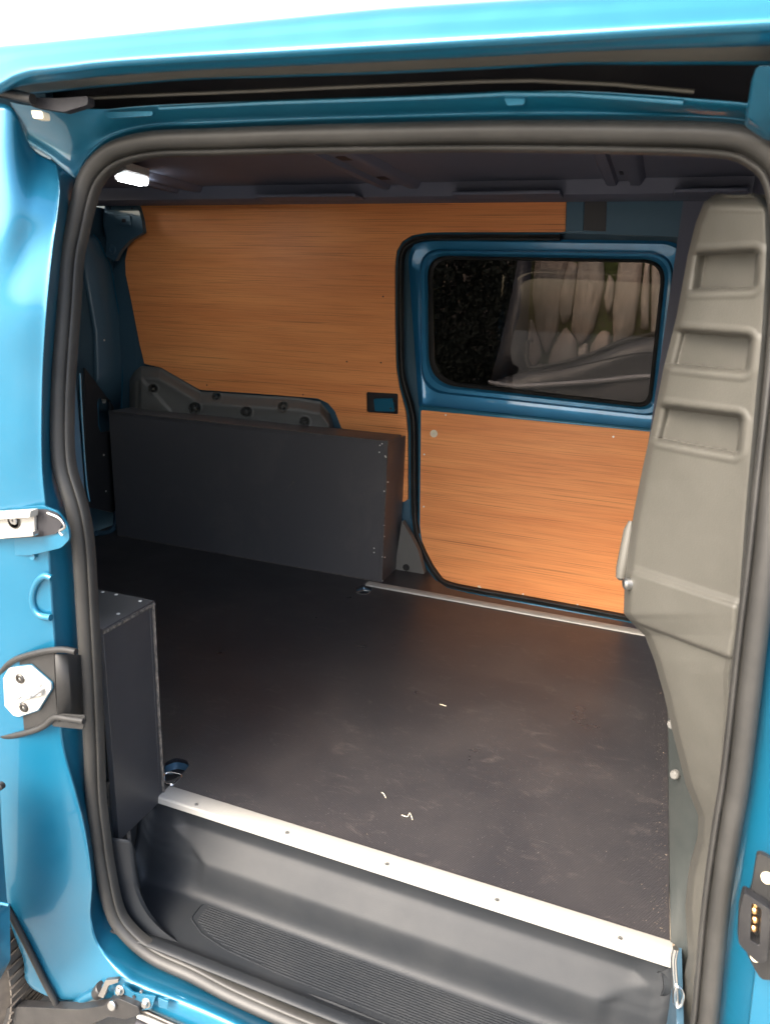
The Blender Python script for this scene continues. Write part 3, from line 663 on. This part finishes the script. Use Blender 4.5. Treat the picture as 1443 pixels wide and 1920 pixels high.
# roof bows and rails, dark
def bow(x0, x1, z0=1.366):
    rows = [[Vector((x0, y, 1.386)), Vector((x0 + .01, y, z0 + .004)), Vector((x0 + .016, y, z0)), Vector((x0 + .04, y, z0)), Vector((x0 + .045, y, z0 + .012)), Vector((x1 - .045, y, z0 + .012)), Vector((x1 - .04, y, z0)), Vector((x1 - .016, y, z0)), Vector((x1 - .01, y, z0 + .004)), Vector((x1, y, 1.386))] for y in (1.16, 1.4, 2.0, 2.56)]
    o = grid('roof_bow', rows, M['ceiling'], van, angle=40)
    for y in (1.55, 1.9, 2.2, 2.42):
        plate('slot', fillet([Vector((x0 + .055, y, z0 + .011)), Vector((x1 - .055, y, z0 + .011)), Vector((x1 - .055, y + .05, z0 + .011)), Vector((x0 + .055, y + .05, z0 + .011))], .01, 3), (0, 0, -.001), M['gap'], o)
for x0, x1 in [(-1.75, -1.60), (-.93, -.78), (-.22, -.10)]: bow(x0, x1)
rows = []
for x in (-2.2, -1.4, -.6, .19):
    rows.append([Vector((x, 2.36, 1.386)), Vector((x, 2.37, 1.345)), Vector((x, 2.39, 1.338)), Vector((x, 2.47, 1.338)), Vector((x, 2.49, 1.345)), Vector((x, 2.53, 1.36)), Vector((x, 2.59, 1.36))])
grid('roof_rail', rows, M['ceiling'], van)
for a, b in [(-1.35, -.98), (-.66, -.33), (-.02, .17)]: box('rail_cover', (a, 2.29, 1.336), (b, 2.38, 1.346), M['ceiling'], van, bevel=.004)
# LED lamp
lp_ = plate('load_lamp', fillet([PZ(u, v, 1.35) for u, v in [(214, 330), (236, 317), (280, 330), (280, 342), (262, 347), (218, 338)]], .004, 3), (0, 0, .02), M['white'], van, bevel=.002)
plate('lamp_lens', fillet([PZ(u, v, 1.3495) for u, v in [(218, 331), (236, 327), (278, 337), (277, 345), (262, 346), (222, 337)]], .003, 3), (0, 0, -.004), M['led'], lp_)
# ---- far wall: painted inner panel with door aperture, then ply
def PF(pts, y): return [PY(u, v, y) for u, v in pts]
DOOR = [(1330, 446), (1050, 437), (836, 437), (800, 438), (775, 443), (756, 455), (746, 472), (742, 500), (742, 600), (744, 686), (750, 724), (763, 770), (767, 812), (768, 935), (771, 985), (779, 1020), (797, 1058), (812, 1082), (832, 1100), (880, 1112), (1000, 1133), (1330, 1195)]
RIM = DOOR
wy = 2.572
lo = [Vector((-2.3, wy, -.03)), Vector((-2.3, wy, 1.38)), Vector((.2, wy, 1.38))]
lo[0].z = -.4
plate('side_panel_inner', lo + PF(DOOR, wy) + [PY(1330, 1195, wy) * 1 + Vector((0, 0, -.25))], (0, .01, 0), M['paint_in'], van, smooth=False)
box('side_panel_front', (.01, wy - .001, -.03), (.2, wy + .05, 1.38), M['ceiling'], van)
wing = plate('upper_panel_right', PF([(1096, 367), (1137, 366), (1135, 434), (1093, 432)], wy - .004), (0, .003, 0), M['blackply'], van)
plate('pillar_gap_panel', fillet([v for v in PF([(1062, 366), (1094, 366), (1092, 434), (1059, 434)], wy - .008)], .004, 3), (0, .006, 0), M['paint_in'], van, bevel=.001)
PLY = [(262, 384), (720, 365), (1052, 361), (1061, 368), (1059, 434), (1050, 435), (836, 435), (800, 436), (772, 441), (753, 453), (743, 471), (740, 500), (740, 600), (742, 688), (748, 727), (760, 772), (764, 812), (764, 936), (757, 941), (740, 941), (730, 860), (640, 802), (628, 771), (615, 756), (596, 747), (480, 738), (376, 731), (368, 727), (302, 689), (292, 687), (271, 682), (262, 645), (246, 562), (236, 515), (235, 488), (240, 463), (256, 446), (270, 435), (267, 415)]
def rr(cx0, cy0, cx1, cy1, y, r=.008): return fillet(PF([(cx0, cy0), (cx1, cy0 + 3), (cx1, cy1), (cx0 + 1, cy1 - 4)], y), r, 4)
ply = plate('ply_lining', PF(PLY, 2.556), (0, .008, 0), M['ply'], van, holes=[rr(686, 735, 746, 777, 2.556)], smooth=False)
ply['label'] = 'large orange plywood lining board on the far side wall'
plate('lining_edge', PF([(x - .6 * (1 if x > 500 else -1), y) for x, y in PLY], 2.5645), (0, .006, 0), M['plyedge'], ply, holes=[rr(686, 735, 746, 777, 2.5645)], smooth=False)
for u, v in [(718, 556), (714, 680), (650, 678), (568, 740), (388, 722)]: lathe('nail_hole', PY(u, v, 2.5555), (0, -1, 0), [(.003, 0), (.003, .0006), (.0012, -.0004)], M['gap'], ply, 10)
# door catch seen through the cut-out
ct = plate('door_catch', fillet(PF([(703, 747), (738, 746), (742, 771), (705, 770)], 2.568), .006, 4), (0, -.016, 0), M['paint'], van, bevel=.004)
plate('catch_gap', fillet(PF([(680, 730), (752, 733), (752, 782), (680, 779)], 2.5715), .003, 3), (0, -.001, 0), M['gap'], ct)
for u, v in [(732, 766), (741, 766), (738, 752)]: lathe('rivet', PY(u, v, 2.549), (0, -1, 0), [(.004, -.002), (.003, .001), (0, .001)], M['darksteel'], ct, 10)
# rubber seal round far door and the door itself
def pxin(P, k, c=(1000, 700)):
    out = []
    for i, (a, b) in enumerate(P):
        p, q = P[max(i - 1, 0)], P[min(i + 1, len(P) - 1)]; tx, ty = q[0] - p[0], q[1] - p[1]; L = math.hypot(tx, ty); nx, ny = ty / L, -tx / L
        if nx * (c[0] - a) + ny * (c[1] - b) < 0: nx, ny = -nx, -ny
        out.append((a + nx * k, b + ny * k))
    return out
sealp = PF(pxin(DOOR[1:], 3), 2.566); sealp = crom(sealp, 4)
def inw2(p, t):
    m = t.cross(Vector((0, 1, 0))).normalized(); c = Vector((-.35, 2.56, .6)); return m if m.dot(c - p) > 0 else -m
sweep('far_door_seal', sealp, [(-.003, 0), (0, .008), (.005, .009), (.008, .003), (.010, .001), (.013, .007), (.016, .006), (.018, -.004), (.018, -.02), (-.002, -.02)], inw2, M['rubber_dark'], van)
tube('aperture_lip', crom(PF(pxin(DOOR[1:], 1), 2.560), 3), .0022, M['paint'], van, n=6)
# door: nested rings from the frame to the glass
fd = empty('x', (0, 0, 0), None, None); bpy.data.objects.remove(fd)
def ring4(P, r, y, n=10, k=8):
    """P: four corner px; same vertex count for every ring"""
    q = PF(P, y); q = fillet(q, r, n); return q
rings = [([(762, 446), (1290, 452), (1262, 816), (785, 766)], [.10, .08, .02, .02], 2.585),
         ([(768, 452), (1284, 458), (1258, 812), (790, 762)], [.10, .08, .02, .02], 2.600),
         ([(778, 461), (1276, 468), (1254, 808), (791, 757)], [.09, .08, .02, .03], 2.606),
         ([(786, 467), (1266, 474), (1236, 782), (790, 734)], [.08, .08, .05, .09], 2.612),
         ([(789, 470), (1262, 477), (1232, 778), (792, 730)], [.08, .08, .05, .10], 2.598),
         ([(795, 474), (1257, 481), (1226, 771), (799, 724)], [.08, .08, .05, .11], 2.598),
         ([(801, 478), (1250, 486), (1221, 766), (803, 720)], [.075, .075, .045, .115], 2.606),
         ([(803, 480), (1248, 488), (1219, 764), (805, 718)], [.075, .075, .045, .115], 2.622)]
skin = plate('far_side_skin', [Vector((-2.3, 2.636, -.4)), Vector((-2.3, 2.636, 1.39)), Vector((.2, 2.636, 1.39)), Vector((.2, 2.636, -.4))], (0, .02, 0), M['paint_in'], van, holes=[ring4(rings[-1][0], rings[-1][1], 2.636)], smooth=False)
fdoor = grid('far_door_frame', [ring4(P, r, y) for P, r, y in rings], M['paint_door'], van, closed=True, angle=35)
fdoor['label'] = 'blue window surround of the far sliding door'
gk = [([(802, 479), (1249, 487), (1220, 765), (804, 719)], [.075, .075, .045, .115], 2.614), ([(806, 482), (1246, 490), (1217, 761), (809, 715)], [.07, .07, .04, .11], 2.610), ([(811, 486), (1241, 493), (1213, 757), (814, 712)], [.066, .066, .04, .105], 2.616)]
grid('window_gasket', [ring4(P, r, y) for P, r, y in gk], M['rubber_dark'], fdoor, closed=True)
plate('window_pane', ring4(gk[2][0], gk[2][1], 2.617), (0, .004, 0), M['glass'], fdoor, smooth=False)
# lower door skin + ply
LOW = [(785, 762), (1262, 812), (1240, 1172), (1100, 1150), (900, 1116), (850, 1106), (826, 1094), (803, 1062), (787, 1020), (784, 985)]
lowp = plate('far_door_skin', fillet(PF(LOW, 2.583), .008, 3), (0, .03, 0), M['paint'], van, bevel=.002)
def ledge(name, pts, y, r, mat, par): return tube(name, crom(PF(pts, y), 5), r, mat, par, n=8)
ledge('skin_bottom_rim', [(786, 1000), (790, 1020), (803, 1054), (826, 1090), (850, 1106), (900, 1117), (1100, 1152), (1240, 1176)], 2.574, .0055, M['paint'], lowp)
ledge('skin_ridge', [(790, 760), (820, 764), (1000, 783), (1250, 808)], 2.577, .004, M['paint'], lowp)
dp = plate('door_ply', fillet(PF([(789, 769), (1250, 813), (1222, 1166), (1170, 1157), (975, 1124), (900, 1111), (856, 1101), (834, 1090), (806, 1050), (790, 1012), (787, 985)], 2.578), .006, 3), (0, .0045, 0), M['ply'], van, smooth=False)
dp['label'] = 'orange plywood board on the lower half of the far door'
lathe('sticker', PY(813, 813, 2.5775), (0, -1, 0), [(.0145, 0), (.0145, .0006), (0, .0006)], M['sticker'], dp, 28)
for u, v in [(835, 778), (1149, 819), (795, 852), (794, 950), (803, 1050), (980, 1114), (1082, 1134), (900, 1102), (1163, 1040)]: lathe('screw', PY(u, v, 2.5775), (0, -1, 0), [(.0036, 0), (.0034, .001), (.001, .0012), (0, .0004)], M['screw'], dp, 10)
plate('paint_drip', PF([(895, 1098), (900, 1098), (899, 1108), (896, 1107)], 2.5775), (0, -.0006, 0), M['sticker'], dp)
# grey corner cap beside the door
tri = plate('corner_cap', fillet(PF([(753, 977), (769, 1004), (784, 1034), (795, 1076), (737, 1082), (745, 1030)], 2.51), .004, 3), (0, .03, 0), M['archcap'], van, bevel=.004)
lathe('screw_recess', PY(761, 1064, 2.509), (0, -1, 0), [(.014, 0), (.013, .002), (.010, -.001), (.009, -.008), (.004, -.008), (.003, -.003), (0, -.003)], M['rubber_dark'], tri, 18)

# ---- grey moulded arch cap with screw recesses behind the long box
REC = [(287, 729, 8), (365, 766, 11), (406, 744, 8), (462, 773, 10), (531, 762, 9), (571, 791, 9)]
TOPC = [(243, 712), (252, 697), (265, 686), (299, 689), (335, 709), (376, 734), (420, 737), (480, 741), (560, 746), (600, 753), (618, 775), (628, 800)]
def ycap(u, v):
    t = v - interp(TOPC, u); y = 2.552 - .055 * sm(0, 26, t) - .020 * sm(30, 80, t)
    y += .03 * (1 - sm(0, 14, 628 - u)) + .02 * (1 - sm(0, 12, u - 243))
    for a, b, r in REC:
        d = math.hypot((u - a), (v - b) * 1.0)
        y += .028 * (1 - sm(r - 3, r, d)) - .020 * (1 - sm(r * .25, r * .5, d)) - .004 * sm(r - .5, r + 1, d) * (1 - sm(r + 1, r + 5, d))
    y -= .012 * sm(-4, 4, (u - 262) * .85 - (v - 700) * .0) * (1 - sm(286, 350, u)) * sm(700 + (u - 262) * 1.1, 712 + (u - 262) * 1.1, v)
    return y
rows = []
for i in range(0, 260):
    u = 243 + i * (628 - 243) / 259; t0 = interp(TOPC, u)
    rows.append([PY(u, t0 + (845 - t0) * k / 70, ycap(u, t0 + (845 - t0) * k / 70)) for k in range(71)])
grid('arch_cap', rows, M['archcap'], van, thick=.002, angle=60)
# rear end of the van: corner pillar, doors, bracket
rear = plate('rear_doors', [Vector((-2.24, .92, -.03)), Vector((-2.24, 2.62, -.03)), Vector((-2.24, 2.62, 1.345)), Vector((-2.24, .98, 1.345))], (-.03, 0, 0), M['paint_in'], van)
cp = [(176, 440), (186, 452), (197, 478), (208, 500), (216, 545), (228, 620), (230, 690), (228, 768)]
rows = []
for u, v in cp:
    a = PX(u, v, -2.19); rows.append([Vector((-2.236, a[1] - .12, a[2])), Vector((-2.20, a[1] - .06, a[2])), a, Vector((-2.20, a[1] + .015, a[2])), Vector((-2.20, a[1] + .08, a[2])), Vector((-2.10, 2.565, a[2]))])
grid('corner_pillar', [crom(r, 3) for r in rows], M['paint_in'], van, thick=.001)
tube('pillar_edge', crom([PX(u, v, -2.186) for u, v in cp], 5), .0028, M['paint'], van, n=8)
br = plate('top_bracket', fillet(PF([(197, 382), (258, 384), (266, 412), (269, 436), (242, 452), (226, 470), (216, 490), (198, 480), (200, 440), (194, 420)], 2.50), .008, 3), (0, .02, 0), M['paint_in'], van, bevel=.003)
plate('bracket_pad', fillet(PF([(219, 404), (246, 404), (248, 424), (220, 424)], 2.499), .008, 4), (0, -.006, 0), M['paint_in'], br, bevel=.002)
plate('pad_hole', fillet(PF([(229, 410), (236, 410), (236, 417), (229, 417)], 2.493), .002, 3), (0, -.001, 0), M['gap'], br)
lathe('bracket_boss', PY(211, 468, 2.498), (0, -1, 0), [(.02, 0), (.017, .006), (.010, .006), (.008, .002), (0, .002)], M['paint_in'], br, 18)
for u, v in [(207, 390), (248, 391)]: lathe('hole', PY(u, v, 2.499), (0, -1, 0), [(.004, 0), (.004, .0008), (0, .0008)], M['gap'], br, 10)
# black board at the very rear with cut-out and screws
rb = plate('rear_board', [PX(u, v, -2.15) for u, v in [(160, 690), (214, 764), (216, 962), (186, 955), (160, 950)]], (-.012, 0, 0), M['blackply'], van, holes=[fillet([PX(u, v, -2.15) for u, v in [(184, 746), (208, 750), (210, 808), (190, 812), (184, 800)]], .012, 4)])
for u, v in [(195, 853), (199, 921), (196, 638)]: lathe('screw', PX(u, v, -2.149), (1, 0, 0), [(.0045, 0), (.004, .001), (0, .001)], M['screw'], rb, 10)
plate('latch_tab', [PX(u, v, -2.16) for u, v in [(191, 747), (200, 747), (198, 756), (194, 756)]], (-.004, 0, 0), M['screw'], rb)
tube('cutout_edge', [PX(u, v, -2.149) for u, v in [(184, 752), (185, 795), (189, 808)]], .0015, M['paint'], rb, n=6)
tube('corner_pipe', crom([PX(u, v, -2.14) for u, v in [(180, 1000), (196, 1000), (208, 996), (217, 984), (218, 958)]], 4), .012, M['paint_in'], van, n=10)
tube('near_jamb_edge', crom([PY(u, v, 1.2) for u, v in [(150, 700), (155, 800), (162, 900), (168, 940)]], 4), .0025, M['paint'], van, n=6)

# ================================================================ the two black wheel-arch boxes (fitted furniture, each a thing)
def board(name, a, b, parent, mat='blackply'):
    o = box(name, a, b, M[mat], parent, bevel=.0008); return o
LB = empty('wheel_arch_box', (-1.48, 2.44, 0), 'long low black plywood box against the far wall under the orange board', 'wheel arch box')
FX0, FX1, FY, HT = -2.085, -.856, 2.355, .540
board('front_panel', (FX0, FY, .0005), (FX1 - .0125, FY + .012, HT - .0125), LB, 'liftedply')
board('top_panel', (FX0, FY - .001, HT - .012), (FX1, 2.50, HT), LB, 'liftedply')
board('end_panel', (FX1 - .012, FY - .0005, .0005), (FX1, 2.552, HT - .0125), LB, 'liftedply')
tube('scuffed_edge', [(FX0, FY - .0012, HT - .001), (-1.5, FY - .0012, HT - .0008), (FX1, FY - .0012, HT - .001)], .0016, M['edge'], LB, n=6)
tube('scuffed_edge', [(FX1, FY - .001, HT), (FX1, FY - .001, .001)], .0014, M['edge'], LB, n=6)
tube('base_joint', [(FX0, FY - .001, .0015), (FX1, FY - .001, .0015)], .0018, M['edge'], LB, n=6)
for u, v in [(711, 848), (722, 855), (712, 835), (716, 832), (723, 857), (727, 904), (720, 921), (720, 985), (721, 1045), (701, 1036), (701, 1028), (717, 1044), (717, 1089), (720, 1006)]:
    lathe('screw', PY(u, v, FY - .0005), (0, -1, 0), [(.0028, -.001), (.0026, .0006), (0, .0008)], M['screw'], LB, 8)
tube('scratch', [PY(u, v, FY - .0006) for u, v in [(537, 921), (542, 912), (551, 903)]], .0012, M['edge'], LB, n=5)
NB = empty('wheel_arch_box', (-.95, 1.0, 0), 'short black plywood box just inside the left edge of the door opening', 'wheel arch box')
NX, NY, NH = -.846, 1.043, .436
board('front_panel', (NX - .0125, .905, -.012), (NX, NY - .0125, NH - .0125), NB)
board('side_panel', (-2.1, NY - .012, .0005), (NX, NY, NH - .0125), NB)
board('top_panel', (-2.1, .905, NH - .012), (NX + .001, NY + .001, NH), NB)
tube('scuffed_edge', [(NX + .0012, .905, NH - .006), (NX + .0012, NY, NH - .006)], .0038, M['edge'], NB, n=6)
tube('scuffed_edge', [(NX, NY - .002, NH - .01), (NX, NY - .003, .2), (NX, NY - .002, -.005)], .0038, M['edge'], NB, n=6)
for u, v in [(193, 1110), (218, 1115), (263, 1127), (222, 1151)]: lathe('screw', PZ(u, v, NH + .0002), (0, 0, 1), [(.0036, -.001), (.0034, .0008), (0, .001)], M['screw'], NB, 10)

# ---- wood splinters lying on the floor
def chip(pts, label):
    P = [PZ(u, v, .0025) for u, v in pts]; P = [p + Vector((0, 0, .001 * (i % 2))) for i, p in enumerate(P)]
    tag(tube('wood_splinter', crom(P, 3), .0007, M['sticker'], None, n=6), label, 'splinter', 'wood splinters on the floor')
chip([(824, 1320), (831, 1323), (836, 1324)], 'pale wood splinter lying alone in the middle of the black floor')
chip([(715, 1486), (719, 1489), (723, 1496)], 'curved pale wood splinter nearest the threshold strip, left of the forked one')
chip([(753, 1528), (758, 1531), (764, 1531), (768, 1525), (773, 1537)], 'bent forked pale wood splinter near the aluminium threshold')

gv, gf = [], []
rg = random.Random(11)
for i in range(10, 760):
    if i < 60: x, y = rg.uniform(-.84, .14), 1.068 + rg.expovariate(60)
    elif i < 500: x, y = .146 - rg.expovariate(60), rg.uniform(1.07, 2.2)
    elif i < 620: x, y = rg.uniform(-2.0, -.86), 2.352 - rg.expovariate(60)
    else: x, y = rg.uniform(-1.6, .14), rg.uniform(1.08, 2.28)
    if x < -.835 and y < 1.06: continue
    a_ = rg.uniform(0, 6.3); L_ = rg.uniform(.0005, .0011); c_, s_ = math.cos(a_) * L_, math.sin(a_) * L_; b_ = len(gv)
    gv += [(x - c_, y - s_, .0004), (x + s_ * .4, y - c_ * .4, .0004), (x + c_, y + s_, .0004), (x - s_ * .4, y + c_ * .4, .0004), (x, y, .0004 + L_ * .5)]
    gf += [(b_, b_ + 1, b_ + 4), (b_ + 1, b_ + 2, b_ + 4), (b_ + 2, b_ + 3, b_ + 4), (b_ + 3, b_, b_ + 4)]
tag(mesh('sawdust', gv, gf, M['plyedge'], None, smooth=False), 'fine pale sawdust and grit scattered over the black load floor', 'sawdust', kind='stuff')

# ================================================================ what shows through the far window
wl = empty('stone_wall', (-.4, 5.7, -.62), 'dry stone wall of tall mossy stones seen through the far window', 'wall')
box('mortar', (-4, 5.66, -.62), (4, 6.0, 2.3), M['moss'], wl)
def stone(pts, k=0):
    q = fillet(pts, .03, 3); c = sum(q, Vector()) / len(q); q = [c + (p - c) * 1.1 for p in q]
    rows = [[c + (p - c) * s_ + Vector((0, d, 0)) for p in q] for s_, d in [(1.0, .03), (.99, -.02), (.9, -.05), (.6, -.065), (.02, -.068)]]
    return grid('stone', rows, M['stone'], wl, closed=True, angle=60)
Zc = lambda L: [PY(900 + x / 2.657, 380 + y / 2.657, 5.65) for x, y in L]
for L in [[(290, 240), (440, 240), (404, 500), (382, 620), (330, 735), (288, 640), (266, 450)], [(440, 300), (486, 320), (452, 560), (410, 600), (388, 500)], [(500, 240), (604, 260), (612, 420), (560, 620), (500, 695), (458, 620), (478, 420)],
          [(640, 360), (668, 400), (662, 500), (635, 555), (616, 480)], [(700, 250), (806, 260), (792, 420), (760, 640), (668, 690), (663, 520), (680, 400)], [(820, 300), (842, 300), (836, 620), (800, 620), (800, 480)], [(252, 580), (282, 640), (302, 750), (270, 830), (225, 760)],
          [(350, 750), (422, 625), (474, 690), (474, 800), (340, 860)], [(600, 640), (644, 650), (630, 760), (545, 780), (550, 720)], [(855, 260), (905, 260), (900, 700), (850, 700)], [(490, 720), (535, 700), (530, 820), (485, 830)], [(660, 720), (750, 670), (820, 680), (800, 820), (660, 820)]]:
    stone(Zc(L))
rnd = random.Random(3)
for r_ in range(5):
    x = -3.6
    while x < 3.6:
        wd = rnd.uniform(.10, .24); z0, z1 = -.55 + r_ * .55 + rnd.uniform(-.03, .03), -.05 + r_ * .55 + rnd.uniform(-.03, .03)
        if (x + wd < -.92 or x > .02) or z1 < .38 or z0 > 1.62:
            stone([Vector((x + rnd.uniform(.01, .05), 5.65, z0)), Vector((x + wd - rnd.uniform(.01, .05), 5.65, z0)), Vector((x + wd, 5.65, (z0 + z1) / 2)), Vector((x + wd - rnd.uniform(.01, .05), 5.65, z1)), Vector((x + rnd.uniform(.01, .05), 5.65, z1)), Vector((x, 5.65, (z0 + z1) / 2))])
        x += wd + .03
# dark hedge left of it: leaf-sized faces through a volume
vs, fs = [], []
for i in range(42000):
    x = rnd.uniform(-2.5, -.86) ; z = rnd.uniform(-.6, 1.9); y = 4.75 + rnd.uniform(0, .5) + .12 * math.sin(x * 9) * math.sin(z * 7)
    if x > -1.0 and rnd.random() < (x + 1.0) * 6: continue
    a = Vector((rnd.uniform(-1, 1), rnd.uniform(-.5, .5), rnd.uniform(-1, 1))).normalized() * rnd.uniform(.012, .026); b_ = a.cross(Vector((rnd.uniform(-1, 1), 1, rnd.uniform(-1, 1)))).normalized() * a.length * .5
    c = Vector((x, y, z)); n0 = len(vs); vs += [c - a, c - b_, c + a, c + b_]; fs.append((n0, n0 + 1, n0 + 2, n0 + 3))
hg = mesh('hedge', vs, fs, M['leaf'], None, smooth=False, fix=False); tag(hg, 'dark leafy hedge seen through the left half of the far window', 'hedge', kind='stuff')
# charcoal car parked between
pc = empty('parked_car', (.6, 4.3, -.62), 'charcoal car parked beyond the far window, only its lower glass line showing', 'car')
belt = [(930, 712), (960, 704), (985, 697), (1000, 693), (1050, 686), (1090, 674), (1126, 661), (1163, 645), (1195, 637), (1240, 628), (1330, 620)]
rows = []
for dy, dz, in [(0, 0), (-.02, -.012), (-.05, -.05), (-.06, -.10), (-.05, -.16), (-.08, -.24), (-.10, -.4), (-.08, -.8), (-.02, -1.1), (.3, -1.15)]:
    rows.append([PY(u, v, 4.1) + Vector((0, dy, dz)) for u, v in belt] )
grid('body_side', [crom(r, 3) for r in rows], M['carpaint'], pc, thick=.002)
tube('window_moulding', crom([PY(u, v - 2, 4.085) for u, v in [(990, 640), (987, 668), (990, 683), (1000, 691), (1050, 683), (1090, 672), (1126, 659), (1163, 643), (1195, 635), (1240, 626), (1330, 618)]], 5), .012, M['rubber_dark'], pc)
grid('door_pillar', [[PY(915, 730, 4.12), PY(935, 660, 4.12), PY(958, 560, 4.14), PY(975, 470, 4.18)], [PY(992, 700, 4.12), PY(988, 660, 4.12), PY(992, 560, 4.14), PY(998, 470, 4.18)]], M['carpaint'], pc, thick=.02)
tube('waist_trim', crom([PY(u, v, 4.02) for u, v in [(915, 716), (945, 722), (975, 724), (1050, 720), (1126, 714), (1180, 708), (1240, 704), (1330, 698)]], 5), [.010] * 3 + [.013] * 33, M['cartrim'], pc, n=8)
tube('body_crease', crom([PY(u, v, 4.0) for u, v in [(1005, 700), (1060, 690), (1126, 676), (1185, 664), (1240, 660), (1330, 655)]], 4), .004, M['rubber_dark'], pc, n=6)
for o in bpy.data.objects:
    if '_w' in o: del o['_w']
